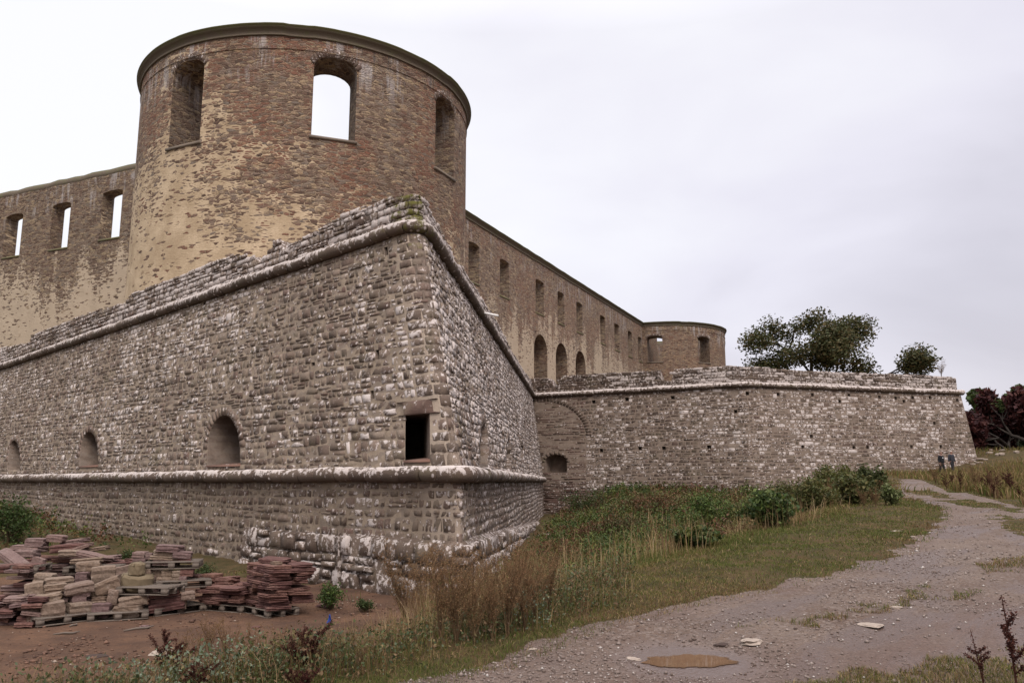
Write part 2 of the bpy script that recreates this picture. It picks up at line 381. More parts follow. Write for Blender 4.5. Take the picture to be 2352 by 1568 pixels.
ISLES = [px_poly(p) for p in (
    [(1690, 1447), (1760, 1437), (1850, 1424), (1960, 1396), (2050, 1378), (2230, 1342), (2235, 1352), (2060, 1394), (1960, 1412), (1830, 1441)],
    [(2240, 1318), (2275, 1296), (2352, 1276), (2420, 1270), (2420, 1308), (2352, 1312)],
    [(1840, 1572), (1920, 1556), (2010, 1545), (2150, 1532), (2352, 1492), (2600, 1450), (2700, 1640), (1800, 1640)],
    [(930, 1566), (1010, 1547), (1155, 1520), (1135, 1536), (1010, 1566), (960, 1580)],
    [(2072, 1128), (2130, 1126), (2187, 1142), (2150, 1144)],
    [(2152, 1149), (2218, 1147), (2320, 1164), (2352, 1172), (2352, 1178), (2228, 1163)],
    [(2290, 1180), (2352, 1196), (2500, 1230), (2500, 1262), (2352, 1230), (2300, 1200)])]
RIGHT = px_poly([(2117, 1102), (2167, 1124), (2177, 1131), (2221, 1131), (2234, 1136), (2300, 1153), (2352, 1167), (2480, 1195)])
RIGHT = np.r_[[RIGHT[0] + (3, 40)], RIGHT, [RIGHT[-1] + (60, 4)]]
def masks(x, y):
    s = polydist(x, y) + ((fbm(x, y, 1.6, 21) - .5) * .55 + (vnoise(x, y, 6, 22) - .5) * .25) * (.35 + .65 * sstep(8, 18, np.hypot(x, y)))
    path = s < 0
    jx = x + (vnoise(x, y, 2.5, 31) - .5) * .5; jy = y + (vnoise(x, y, 2.5, 32) - .5) * .8
    isle = np.zeros(np.shape(x), bool)
    far_ = np.zeros(np.shape(x), bool)
    for i_, P in enumerate(ISLES):
        q_ = inside(jx, jy, P); isle |= q_
        if i_ > 3: far_ |= q_
    isle &= (fbm(x, y, 2.2, 35) > .33) | (np.hypot(x, y) > 14)
    rt = np.zeros(np.shape(x), bool) | ((polydist(x, y, RIGHT[::-1]) < 0) & (y > 24))
    path = path & ~far_ & ~rt & (y < 66)
    yard = (s > 0) & (polydist(x, y) > 3.4 + (fbm(x, y, .5, 41) - .5) * 2.2) & (y < 25.5 - .0 * x) & (x < 1.5) & (x > -19)
    return path, yard, isle | rt
def build_ground():
    rr = np.concatenate([np.linspace(2.2, 5.5, 18, endpoint=False), np.geomspace(5.5, 120, 420), np.geomspace(126, 900, 16)])
    az = np.concatenate([np.linspace(-180, -42, 30, endpoint=False), np.linspace(-42, 40, 640, endpoint=False), np.linspace(40, 180, 30, endpoint=False)])
    R, A = np.meshgrid(rr, np.radians(az), indexing='ij'); X, Y = R * np.sin(A), R * np.cos(A)
    Z = zt(X.ravel(), Y.ravel()).reshape(X.shape)
    na = len(az); V = np.stack([X, Y, Z], -1).reshape(-1, 3)
    i = np.arange(len(rr) - 1)[:, None]; j = np.arange(na)[None]; j2 = (j + 1) % na
    Q = np.stack([i * na + j, (i + 1) * na + j, (i + 1) * na + j2, i * na + j2], -1).reshape(-1, 4)[:, ::-1]
    C = V[Q].mean(1); p, yd, _ = masks(C[:, 0], C[:, 1])
    def sub(sel, name, mat):
        q = Q[sel]; u, inv = np.unique(q, return_inverse=True)
        x, y = V[u][:, 0], V[u][:, 1]; s = polydist(x, y); d = np.hypot(x, y)
        mud = np.maximum(sstep(-1.7, -2.7, s) * sstep(20, 12, d), .85 * sstep(8.6, 7.2, d)) * (.35 + .65 * sstep(.35, .6, fbm(x, y, .9, 45))); mud = np.maximum(mud, .7 * sstep(.8, .1, np.abs(s)) * sstep(.45, .6, fbm(x, y, 1.3, 46)))
        mud = np.maximum(mud, .9 * masks(x, y)[2] * sstep(.3, .55, fbm(x, y, 1.7, 73)))
        return tag(mesh_np(name, V[u], inv.reshape(-1, 4), mat, None, np.c_[mud, mud, mud], True), kind='structure')
    # soil under grass
    m = NT('turf_soil'); n = m.noise(m.pos, 1.4, 6, .65); n2 = m.noise(m.pos, 18, 5, .7)
    c = m.mix(m.step(n, .35, .65), (.040, .038, .014), (.085, .058, .026)); c = m.mix(m.step(n2, .4, .7), c, (.062, .038, .022))
    sub(~p & ~yd, 'ground', m.fin(c, .95, n2, .05, .9, .1))
    m = NT('gravel_and_mud'); n = m.noise(m.pos, .55, 5, .6); n2 = m.noise(m.pos, 24, 5, .7); vo = m.voro(m.pos, 34); r = m.sep(vo.outputs['Color'])
    c = m.mix(m.step(n, .38, .64), (.098, .061, .042), (.155, .111, .084))
    fine = m.mix(r[0], (.058, .038, .028), (.26, .208, .178)); c = m.mix(m.math('MULTIPLY', m.step(r[1], .45, .6), .62), c, fine)
    xy = m.sepv(m.pos); al = m.math('ADD', m.math('MULTIPLY', xy[0], .62), m.math('MULTIPLY', xy[1], .78)); ac = m.math('SUBTRACT', m.math('MULTIPLY', xy[0], .78), m.math('MULTIPLY', xy[1], .62))
    cv = m.node('ShaderNodeCombineXYZ'); m.set(cv.inputs[0], m.math('MULTIPLY', al, .28)); m.set(cv.inputs[1], m.math('MULTIPLY', ac, 1.1))
    mud = m.step(m.noise(cv.outputs[0], 1.0, 5, .65, dist=.4), .48, .60)
    c = m.mix(m.math('MULTIPLY', mud, .72), c, (.088, .055, .043))
    c = m.mix(m.math('MULTIPLY', m.step(n2, .6, .4), .4), c, (.09, .06, .05))
    ro = m.math('SUBTRACT', .85, m.math('MULTIPLY', mud, .42))
    h = m.math('ADD', m.math('MULTIPLY', vo.outputs['Distance'], -.7), n2)
    mv = m.sep(m.attr()[0])[0]; c = m.mix(m.math('MULTIPLY', mv, .8), c, m.mix(n2, (.060, .034, .026), (.135, .085, .066))); ro = m.math('SUBTRACT', ro, m.math('MULTIPLY', mv, .12))
    dv = m.node('ShaderNodeVectorMath', operation='SUBTRACT'); m.set(dv.inputs[0], m.pos); dv.inputs[1].default_value = (PUD[0], PUD[1], PUD[2])
    dl = m.node('ShaderNodeVectorMath', operation='LENGTH'); m.set(dl.inputs[0], m.mulv(dv.outputs[0], (1, .75, 1)))
    wet = m.step(m.math('ADD', dl.outputs['Value'], m.math('MULTIPLY', n, .5)), 1.0, .62)
    c = m.mix(m.math('MULTIPLY', wet, .75), c, (.085, .055, .045)); ro = m.math('MAXIMUM', m.math('SUBTRACT', ro, m.math('MULTIPLY', wet, .62)), .12); h = m.math('MULTIPLY', h, m.math('SUBTRACT', 1.0, m.math('MULTIPLY', wet, .88)))
    sub(p, 'gravel_path', m.fin(c, ro, h, .035, .9, .28))
    m = NT('brown_trodden_soil'); n = m.noise(m.pos, .7, 6, .62); n2 = m.noise(m.mulv(m.pos, (1, 1, 1)), 11, 6, .7)
    c = m.mix(m.step(n, .32, .68), (.060, .032, .021), (.128, .069, .041)); c = m.mix(m.math('MULTIPLY', m.step(n2, .62, .4), .5), c, (.060, .036, .026))
    sub(yd, 'soil_yard', m.fin(c, .93, n2, .06, .9, .15))
build_ground()

# ------------------------------------------------------------------ puddle
def build_puddle():
    n = 200; th = np.linspace(0, 2 * np.pi, n, endpoint=False)
    def rim(t): return 1 + .10 * math.sin(2 * t + 1) + .07 * math.sin(5 * t + .4) + .05 * math.sin(9 * t) + .035 * math.sin(17 * t + 2) + .03 * math.sin(29 * t)
    px = [(1583 + 97 * rim(t) * math.cos(t), 1517 + 16 * rim(t + .5) * math.sin(t)) for t in th]
    z0 = PUD[2] + .005; P = np.array([at_z(x, y, z0) for x, y in px]); c = P.mean(0)
    V = np.r_[P, [c]]; T = [(n, i, (i + 1) % n) for i in range(n)]
    m = NT('muddy_water')
    m.p.inputs['IOR'].default_value = 1.33; m.p.inputs['Coat Weight'].default_value = .6; m.p.inputs['Coat Roughness'].default_value = .02
    tag(mesh_np('puddle', V, T, m.fin((.125, .070, .038), .03, None, .006, .3, .5)), kind='structure')
build_puddle()

# ------------------------------------------------------------------ coursed masonry
class Corner:
    """two battered faces meeting at a corner: u < 0 runs along the left face, u > 0 along the right face"""
    def __init__(s, tip, dl, dr, k, z1, z2, klow=.03, c1=.25, c2=1.2):
        s.T0 = np.array(tip, float); s.dl = np.array(dl) / np.hypot(*dl); s.dr = np.array(dr) / np.hypot(*dr)
        s.nl = np.array([-s.dl[1], s.dl[0]]); s.nr = np.array([s.dr[1], -s.dr[0]])
        if s.nl @ s.dr > 0: s.nl = -s.nl
        if s.nr @ s.dl > 0: s.nr = -s.nr
        A = np.array([s.nl, s.nr]); s.mit = np.linalg.solve(A, [1, 1])
        s.k, s.z1, s.z2, s.kl, s.c1, s.c2 = k, z1, z2, klow, c1, c2; s.ease = 0.0
    def b(s, z):
        z = np.asarray(z, float)
        return s.k * (s.z2 - np.clip(z, s.z1, s.z2)) + s.kl * np.maximum(s.z1 - z, 0)
    def P(s, u, z, d=0.0):
        u = np.asarray(u, float); z = np.broadcast_to(np.asarray(z, float), u.shape); d = np.broadcast_to(np.asarray(d, float), u.shape)
        T = s.T0 + s.mit * s.b(z)[..., None]; ease = s.ease * np.clip(u / 52, 0, 1.1)
        c = s.c1 + (s.c2 - s.c1) * np.clip((z - s.z1) / (s.z2 - s.z1), 0, 1)
        t = np.clip((u + c) / (2 * c), 0, 1)[..., None]
        q = T + s.dl * (c[..., None] * (1 - t) ** 2) + s.dr * (c[..., None] * t ** 2)
        q = q + s.dl * np.maximum(-u - c, 0)[..., None] + s.dr * np.maximum(u - c, 0)[..., None]
        n = s.nl * (1 - t) + s.nr * t; n = n / np.linalg.norm(n, axis=-1, keepdims=True)
        q = q - s.nr * (ease * s.b(z))[..., None]
        return np.concatenate([q + n * d[..., None], z[..., None]], -1)
    def hit(s, x, y, left=True):
        r = ray(x, y); n = s.nl if left else s.nr; A = s.T0 @ n; rn = r[:2] @ n
        for kk, c0, lo, hi in ((s.k, s.z2 * s.k, s.z1, s.z2), (0, 0, s.z2, 99), (s.kl, s.k * (s.z2 - s.z1) + s.kl * s.z1, -99, s.z1)):
            t = (A + c0) / (rn + kk * r[2]); z = t * r[2]
            if lo <= z <= hi and t > 0: break
        p = r * t; T = s.T0 + s.mit * s.b(z)
        return (-(p[:2] - T) @ s.dl if left else (p[:2] - T) @ s.dr), z
def stone_courses(P, rows, u0, u1, blocked, wlo, whi, colf, prot=(.0, .07), gap=.012, nx=4, ny=4, split=.18, wave=.05, ztop=None, seed=0, jit=.018):
    """rows: course heights; blocked(z) -> list of (ua, ub) kept free of stones. Returns vertices, quads, colours"""
    R = np.random.default_rng(seed); cells = []
    def zb(i, z, u): return z + wave * math.sin(.33 * u + i * .7) + wave * .6 * math.sin(1.05 * u + i * 2.1) if 0 < i < len(rows) else z
    z = rows[0][0]
    for i, (za, zc) in enumerate(rows):
        bl = sorted(blocked((za + zc) / 2, zc - za)); u = u0
        free = []; cur = u0
        for a, b in bl:
            if b <= cur: continue
            if a >= u1: break
            if a > cur: free.append((cur, a))
            cur = max(cur, b)
        if cur < u1: free.append((cur, u1))
        for fa, fb in free:
            u = fa
            while u < fb - .03:
                w = R.uniform(wlo, whi) * (1.0 if R.random() > .2 else 1.5); e = u + w
                if fb - e < wlo * .6: e = fb
                e = min(e, fb); um = (u + e) / 2
                a_, c_ = zb(i, za, um), zb(i + 1, zc, um)
                if ztop is not None:
                    zt_ = ztop(um)
                    if a_ > zt_ - .06: u = e; continue
                    c_ = min(c_, zt_ + R.uniform(-.03, .05))
                if R.random() < split and c_ - a_ > .16:
                    f = R.uniform(.4, .6); mid = a_ + f * (c_ - a_); cells += [(u, e, a_, mid), (u, e, mid, c_)]
                else: cells.append((u, e, a_, c_))
                u = e
    K = np.array(cells); n = len(K)
    gx = np.r_[0, np.linspace(.05, .95, nx - 2), 1]; gy = np.r_[0, np.linspace(.09, .91, ny - 2) if ny > 3 else [.5], 1]
    GX, GY = np.meshgrid(gx, gy, indexing='ij'); GX, GY = GX.ravel(), GY.ravel(); m = nx * ny
    border = (GX == 0) | (GX == 1) | (GY == 0) | (GY == 1); corner = ((GX == 0) | (GX == 1)) & ((GY == 0) | (GY == 1))
    w = K[:, 1] - K[:, 0]; h = K[:, 3] - K[:, 2]
    g = gap * R.uniform(.3, 1.9, (n, 1)); gu = g * 1.45
    gxx = np.where(corner, .5 + (GX - .5) * .93, GX)[None] + R.normal(0, .034, (n, m)); gyy = np.where(corner, .5 + (GY - .5) * .86, GY)[None] + R.normal(0, .05, (n, m))
    U = K[:, :1] + gu + gxx * (w[:, None] - 2 * gu); Zz = K[:, 2:3] + g + gyy * (h[:, None] - 2 * g)
    p = R.uniform(*prot, (n, 1)); tilt = R.normal(0, .25, (n, 1)) * (GX[None] - .5) * .04 + R.normal(0, .3, (n, 1)) * (GY[None] - .5) * .03
    D = np.where(border[None], -.015, p + tilt + R.normal(0, jit, (n, m)))
    V = P(U, Zz, D).reshape(-1, 3)
    ii, jj = np.meshgrid(np.arange(nx - 1), np.arange(ny - 1), indexing='ij'); ii, jj = ii.ravel(), jj.ravel()
    q = np.stack([ii * ny + jj, (ii + 1) * ny + jj, (ii + 1) * ny + jj + 1, ii * ny + jj + 1], -1)
    Q = (np.arange(n)[:, None, None] * m + q[None]).reshape(-1, 4)
    C = np.repeat(colf((K[:, 0] + K[:, 1]) / 2, (K[:, 2] + K[:, 3]) / 2, w, h, R), m, 0)
    return V, Q, C
def mk_rows(z0, z1, lo, hi, seed):
    R = np.random.default_rng(seed); z = [z0]
    while z[-1] < z1: z.append(z[-1] + R.uniform(lo, hi))
    z = np.array(z); z = z0 + (z - z0) * (z1 - z0) / (z[-1] - z0); return list(zip(z[:-1], z[1:]))
def arch_half(kind, w, zs, zt_, z):
    """half width of an opening at height z"""
    if z <= zs or kind == 'rect': return w
    f = (z - zs) / max(zt_ - zs, 1e-6); return w * math.sqrt(max(0, 1 - f * f))
class Opening:
    def __init__(s, u0, u1, z0, z1, kind='rect', rise=None, depth=1.2, lean=0.0):
        s.lean = lean; s.zm = (z0 + z1) / 2
        s.uc, s.w, s.z0, s.z1, s.kind, s.depth = (u0 + u1) / 2, (u1 - u0) / 2, z0, z1, kind, depth
        s.zs = z1 if kind == 'rect' else z1 - (rise if rise else s.w)
    def iv(s, z, h):
        if z + h * .3 < s.z0 or z - h * .3 > s.z1: return None
        zz = min(max(z, s.z0), s.z1 - 1e-3); w = arch_half(s.kind, s.w, s.zs, s.z1, zz)
        c = s.uc + s.lean * (zz - s.zm); return (c - w, c + w) if w > .02 else None
    def outline(s, n=14):
        sh = lambda pts: [(u + s.lean * (z - s.zm), z) for u, z in pts]
        if s.kind == 'rect': return sh([(s.uc - s.w, s.z0), (s.uc + s.w, s.z0), (s.uc + s.w, s.z1), (s.uc - s.w, s.z1)])
        pts = [(s.uc - s.w, s.z0), (s.uc + s.w, s.z0)]
        for i in range(n + 1):
            a = math.pi * i / n; pts.append((s.uc + s.w * math.cos(a), s.zs + (s.z1 - s.zs) * math.sin(a)))
        return sh(pts)
    def cutter(s, P, out=.7, taper=0.0, dirv=None):
        o = s.outline(); k = len(o); u = np.array([a for a, _ in o]); z = np.array([b for _, b in o])
        # straight prism along the face normal at the opening's centre
        zc = (s.z0 + s.z1) / 2
        c0 = P(np.array([s.uc]), np.array([zc]), 0.)[0]; c1 = P(np.array([s.uc]), np.array([zc]), 1.)[0]; nn = c1 - c0 if dirv is None else -np.asarray(dirv)
        base = P(u, z, 0.0)
        V = np.r_[base + nn * out, base - nn * s.depth]
        if taper:
            ctr = V[k:].mean(0); V[k:] = ctr + (V[k:] - ctr) * (1 - taper)
        F = [list(range(k))[::-1], list(range(k, 2 * k))] + [[i, (i + 1) % k, k + (i + 1) % k, k + i] for i in range(k)]
        return V, F
def solid_cut(name, V, F, cutters, mat, parent, origin):
    """closed solid minus closed cutters"""
    def mk(Vs, Fs, nm):
        bm = bmesh.new(); vs = [bm.verts.new(tuple(float(c) for c in v)) for v in Vs]
        for f in Fs:
            try: bm.faces.new([vs[i] for i in f])
            except ValueError: pass
        bmesh.ops.recalc_face_normals(bm, faces=bm.faces); me = bpy.data.meshes.new(nm); bm.to_mesh(me); bm.free(); return me
    me = mk(np.asarray(V) - origin, F, name); o = bpy.data.objects.new(name, me); link(o)
    if cutters:
        VV, FF, n = [], [], 0
        for v, f in cutters: VV.append(v - origin); FF += [[i + n for i in q] for q in f]; n += len(v)
        co = bpy.data.objects.new('cutter', mk(np.concatenate(VV), FF, 'cutter')); link(co)
        md = o.modifiers.new('cut', 'BOOLEAN'); md.operation = 'DIFFERENCE'; md.solver = 'EXACT'; md.object = co; md.use_self = True
        bpy.context.view_layer.update(); dg = bpy.context.evaluated_depsgraph_get()
        nm = bpy.data.meshes.new_from_object(o.evaluated_get(dg)); o.modifiers.clear(); o.data = nm; bpy.data.meshes.remove(me)
        cm = co.data; bpy.data.objects.remove(co); bpy.data.meshes.remove(cm)
    o.data.materials.clear(); o.data.materials.append(mat)
    if parent is not None: o.parent = parent
    return o
def set_reveal(o, mat, test):
    o.data.materials.append(mat)
    for p in o.data.polygons:
        if test(p.center): p.material_index = 1
def voussoirs(P, op, ring, n, colf, R, full=True, prot=.05, a0=0, a1=math.pi):
    """wedge stones standing round an arch head"""
    mb = MB()
    for i in range(n):
        t0 = a0 + (a1 - a0) * (i + .06) / n; t1 = a0 + (a1 - a0) * (i + .94) / n
        rr = ring * R.uniform(.85, 1.12); d = R.uniform(.02, prot)
        def pt(t, r): return (op.uc + op.lean * (op.zs + (op.z1 - op.zs) * math.sin(t) - op.zm) + (op.w + r) * math.cos(t), op.zs + ((op.z1 - op.zs) + r) * math.sin(t))
        q = [pt(t0, .0), pt(t1, .0), pt(t1, rr), pt(t0, rr)]
        u = np.array([a for a, _ in q]); z = np.array([b for _, b in q]); uc, zc = u.mean(), z.mean()
        V = np.r_[P(u, z, -.25), P(uc + (u - uc) * .86, zc + (z - zc) * .92, d)]
        mb.add(V, Q=[(4, 5, 6, 7), (0, 1, 5, 4), (1, 2, 6, 5), (2, 3, 7, 6), (3, 0, 4, 7)], C=colf(R))
    return mb
def moulding(P, u0, u1, z, r, name, parent, origin, seed, d=.0, seg=(.7, 1.15), colf=None, mat=None):
    """half round string course laid as separate stones with open joints"""
    R = np.random.default_rng(seed); mb = MB(); u = u0
    while u < u1 - .05:
        e = min(u + R.uniform(*seg), u1); rr = r * R.uniform(.93, 1.05); dz = R.normal(0, .012); dd = d + R.normal(0, .012)
        us = np.concatenate([[u + .004, u + .03], np.linspace(u + .1, e - .1, 5), [e - .03, e - .004]])
        pts = P(us, z + dz + R.normal(0, .006, len(us)), dd)
        rad = rr * np.array([.82, .96] + list(1 + R.normal(0, .012, 5)) + [.96, .82])
        mb.tube(pts, rad, 14, C=(colf or (lambda a, R: (R.uniform(.2, .8), R.uniform(.15, .6), R.uniform(0, .2), 0)))((u + e) / 2, R)); u = e
    return mb.build(name, mat or M_mould, parent, True, origin)

# ------------------------------------------------------------------ near bastion
Z1, Z2 = .2, 8.25
B1 = Corner((-3.03 + .04, 25.7 + .12), (-.7077, .7065), (.0909, .9959), .262, Z1, Z2, .03, .3, 1.25); B1.ease = .42
O1 = np.array([B1.P(np.array([0.]), np.array([-3.0]))[0][0], B1.P(np.array([0.]), np.array([-3.0]))[0][1], -3.0])
def build_bastion():
    root = thing('stone_bastion', 'near lichen speckled bastion with a sharp corner, niches and two rounded string courses', 'bastion', O1)
    P = B1.P; hit = B1.hit
    def op(x0, y0, x1, y1, kind='rect', left=True, rise=None, depth=1.2):
        ym = y1; ua, _ = hit(x0, (y0 + y1) / 2, left); ub, _ = hit(x1, (y0 + y1) / 2, left)
        xm = (x0 + x1) / 2; _, zb = hit(xm, y1, left); _, zt_ = hit(xm, y0, left)
        le = (sum(hit(x, y0, left)[0] for x in (x0, x1)) - sum(hit(x, y1, left)[0] for x in (x0, x1))) / 2 / (zt_ - zb)
        return Opening(min(ua, ub), max(ua, ub), zb, zt_, kind, rise, depth, le)
    big = op(477, 953, 551, 1068, 'arch', True, None, 1.3)
    n2 = op(184, 991, 225, 1070, 'arch', True, None, 1.1)
    n3 = op(18, 1011, 46, 1078, 'arch', True, None, 1.0)
    door = op(931, 951, 988, 1057, 'rect', True, None, 4.0)
    s1 = op(1108, 972, 1128, 1066, 'arch', False, None, 1.0); s2 = op(1174, 1006, 1187, 1075, 'arch', False, None, 1.0); s3 = op(1211, 1023, 1217, 1050, 'rect', False, None, .8)
    ops = [big, n2, n3, door, s1, s2, s3]
    DDIR = np.array([-.17, .985, 0])
    holes = []
    for x, y, w, h in [(887, 577, 10, 26), (720, 622, 9, 14), (565, 662, 10, 14), (470, 697, 12, 10), (372, 731, 9, 9), (300, 758, 8, 8), (867, 814, 10, 24), (855, 906, 9, 20),
                       (719, 836, 12, 10), (623, 814, 7, 12), (321, 948, 8, 10), (548, 800, 8, 9), (250, 852, 7, 8), (430, 880, 8, 8)]:
        u, z = hit(x, y); wd = w * .5 * 1.5 / 80; holes.append(Opening(u - wd, u + wd, z - h * .5 / 75, z + h * .5 / 75, 'rect', None, .55))
    for x, y in [(1006, 690), (1062, 800), (1090, 900), (1045, 860)]:
        u, z = hit(x, y, False); holes.append(Opening(u - .12, u + .12, z - .15, z + .15, 'rect', None, .5))
    allop = ops + holes
    # core
    us = np.concatenate([[-78, -40, -20, -6, -3], np.linspace(-1.4, 1.4, 15), [3, 10, 18, 25, 35, 45, 54]]); levels = [-5, Z1, Z1 + 2.7, Z1 + 5.4, Z2]
    ring = [P(us, np.full(us.shape, z), -.002) for z in levels]; back = [(-3, 118), (-55, 100)]
    n = len(us) + len(back); V = []; F = []
    for z, r in zip(levels, ring): V += list(map(tuple, r)) + [(x, y, z) for x, y in back]
    for l in range(len(levels) - 1):
        for i in range(n): j = (i + 1) % n; F.append([l * n + i, l * n + j, (l + 1) * n + j, (l + 1) * n + i])
    F.append(list(range(n))[::-1]); F.append([(len(levels) - 1) * n + i for i in range(n)])
    w_ = solid_cut('wall', V, F, [o.cutter(P, .7, .0, DDIR if o is door else None) for o in allop], M_mort, root, O1)
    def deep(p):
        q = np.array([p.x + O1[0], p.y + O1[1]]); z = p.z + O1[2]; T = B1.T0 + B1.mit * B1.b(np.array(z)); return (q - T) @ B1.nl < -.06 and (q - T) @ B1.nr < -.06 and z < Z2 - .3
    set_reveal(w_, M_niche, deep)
    # colours of facing stones
    def colf(u, z, w, h, R):
        n = len(u); tone = R.beta(2, 2.2, n)
        lich = np.clip(.18 + .85 * (fbm(u + 100, z, .35, 51) - .45) + .5 * (vnoise(u, z, 1.7, 52) - .5) + R.normal(0, .22, n), 0, 1)
        lich = lich * np.where(z < 1.0, .6, 1); lich = np.where(u > .2, lich * .75 + .28, lich); lich = np.where(u < -26, lich * .85, lich)
        red = np.clip(R.normal(.1, .18, n), 0, .6)
        moss = np.exp(-(u / 2.2) ** 2) * sstep(5.4, 8.4, z) * .28 + .10 * sstep(.55, .75, fbm(u, z, .5, 54))
        return np.c_[tone, lich, red, moss]
    def blocked(z, h):
        r = [o.iv(z, h) for o in allop]; r = [q for q in r if q]
        for o in (big, n2, n3, s1):
            if o.zs - .02 < z < o.z1 + .42:
                f = min(1, max(0, (z - o.zs) / (o.z1 + .42 - o.zs))); w = (o.w + .34) * math.sqrt(max(0, 1 - f * f))
                c = o.uc + o.lean * (z - o.zm); w > .05 and r.append((c - w, c + w))
        if door.z1 < z < door.z1 + .5: c = door.uc + door.lean * (z - door.zm); r.append((c - door.w - .42, c + door.w + .45))
        return r
    def quo(z): return [(-1.35, .42)] if z > Z1 + .3 else []
    def blk_main(z, h): return blocked(z, h) + quo(z)
    rows = mk_rows(Z1 + .2, Z2 - .2, .20, .34, 3)
    A = stone_courses(P, rows, -62, 0.0, blk_main, .20, .60, colf, (.0, .034), .017, 5, 4, .2, .05, None, 5)
    B = stone_courses(P, rows, 0.0, 56, blk_main, .22, .60, colf, (.0, .045), .017, 5, 4, .2, .05, None, 6, .022)
    def colq(u, z, w, h, R):
        c = colf(u, z, w, h, R); c[:, 1] = np.clip(c[:, 1] * .55, 0, .4); c[:, 0] = c[:, 0] * .7 + .12; c[:, 3] = np.clip(c[:, 3], 0, .4); return c
    rq = mk_rows(Z1 + .2, Z2 - .2, .27, .36, 9)
    def blk_q(z, h):
        r = [o.iv(z, h) for o in (door,)]; r = [q for q in r if q]
        if door.z1 - .02 < z < door.z1 + .45: c = door.uc + door.lean * (z - door.zm); r.append((c - door.w - .40, c + door.w + .42))
        return r
    Q1 = stone_courses(P, rq, -1.33, .42, blk_q, .45, .95, colq, (.004, .026), .019, 8, 4, .04, .0, None, 8, .012)
    uL0 = hit(556, 1300)[0]
    rl = mk_rows(-3.6, Z1 - .2, .22, .34, 12)
    def coll(u, z, w, h, R):
        c = colf(u, z, w, h, R); c[:, 1] *= .8; c[:, 0] = c[:, 0] * .8 + .12; return c
    L = stone_courses(P, rl, -62, 56, lambda z, h: [(uL0, 1.5 + (-z - 1.9) / .034)] if z < -1.9 else [], .24, .58, coll, (.0, .028), .026, 6, 4, .12, .04, None, 14)
    mb = MB()
    for V, Q, C in (A, B, Q1, L): mb.add(V, Q=Q, C=C)
    mb.build('facing_stones', M_face, root, False, O1)
    # arch heads
    R = np.random.default_rng(4)
    for o, k in ((big, 17), (n2, 13), (n3, 11), (s1, 9), (s2, 7)):
        voussoirs(P, o, .36, k, lambda R: (R.uniform(.2, .7), R.uniform(0, .25), R.uniform(.05, .4), 0), R).build('niche_arch', M_face, root, False, O1)
    # lintel over the corner opening
    lb = MB(); dc = door.uc + door.lean * (door.z1 + .15 - door.zm); u = np.linspace(dc - door.w - .36, dc + door.w + .40, 6)
    ua, uz = np.meshgrid(u, [door.z1 + .0, door.z1 + .04, door.z1 + .36, door.z1 + .40], indexing='ij')
    D = np.full(ua.shape, .085); D[[0, -1]] = -.2; D[:, [0, -1]] = .05
    ii, jj = np.meshgrid(range(5), range(3), indexing='ij'); q = np.stack([ii * 4 + jj, (ii + 1) * 4 + jj, (ii + 1) * 4 + jj + 1, ii * 4 + jj + 1], -1).reshape(-1, 4)
    lb.add(P(ua.ravel(), uz.ravel(), D.ravel()), Q=q, C=(.25, .0, .55, 0)); 
    ua2 = np.r_[u, u]; lb.add(np.r_[P(u, door.z1 + .0 * u, .05), P(u, door.z1 + .0 * u, -.5)], Q=[(i, i + 1, 7 + i, 6 + i) for i in range(5)], C=(.25, 0, .55, 0))
    lb.build('lintel', M_face, root, False, O1)
    for o, mt in ((big, M_sill_red), (n2, M_sill_red), (door, M_sill_red)):
        sb = MB(); oc = o.uc + o.lean * (o.z0 - o.zm); uu = np.linspace(oc - o.w, oc + o.w, 2)
        top = [P(uu, np.full(2, o.z0 + .10), -.7), P(uu, np.full(2, o.z0 + .01), .07)]; bot = [P(uu, np.full(2, o.z0 - .02), -.7), P(uu, np.full(2, o.z0 - .05), .07)]
        V = np.r_[top[0], top[1], bot[0], bot[1]]
        sb.add(V, Q=[(0, 1, 3, 2), (2, 3, 7, 6), (0, 2, 6, 4), (1, 5, 7, 3)]); sb.build('niche_sill', mt, root, False, O1)
    # string courses
    def mossy(u, R): return (R.uniform(.1, .5), R.uniform(.5, .95), R.uniform(0, .1), .08 + .17 * math.exp(-(u / 2.2) ** 2))
    moulding(P, -62, 56, Z2 + .02, .235, 'string_course', root, O1, 21, .12, (.8, 1.4), mossy)
    moulding(P, -62, 56, Z1 + .0, .215, 'string_course', root, O1, 22, .14, (.7, 1.1), lambda u, R: (R.uniform(.1, .6), R.uniform(.35, .75), R.uniform(0, .15), 0))
    # parapet, stepped and worn
    prof = [(943, 437), (940, 437), (790, 486), (636, 537), (635, 578), (588, 604), (586, 586), (525, 584), (470, 607), (365, 647), (288, 681), (286, 693), (217, 711), (105, 754), (68, 768), (66, 784), (30, 792), (0, 797)]
    pu, pz = [], []
    for x, y in prof: u, z = hit(x, y); pu.append(u); pz.append(z)
    profR = [(973, 447), (988, 462), (995, 484), (1008, 502), (1018, 532), (1038, 567), (1046, 587), (1048, 607), (1065, 608), (1078, 632), (1090, 654), (1108, 680), (1123, 704), (1145, 740), (1163, 772), (1176, 804), (1188, 821), (1208, 854), (1217, 866)]
    ru, rz = [], []
    for x, y in profR:
        u, z = hit(x, y, False)
        if u > .3: ru.append(u); rz.append(z)
    su = np.array(pu[::-1] + ru); sz = np.clip(np.array(pz[::-1] + rz), Z2 + .35, Z2 + 2.3); k = np.argsort(su); su, sz = su[k], sz[k]
    print('parapet', np.round(np.c_[su, sz], 1).tolist())
    def ztop(u): return float(np.interp(u, su, sz))
    rp = mk_rows(Z2 + .24, Z2 + 2.4, .2, .3, 33)
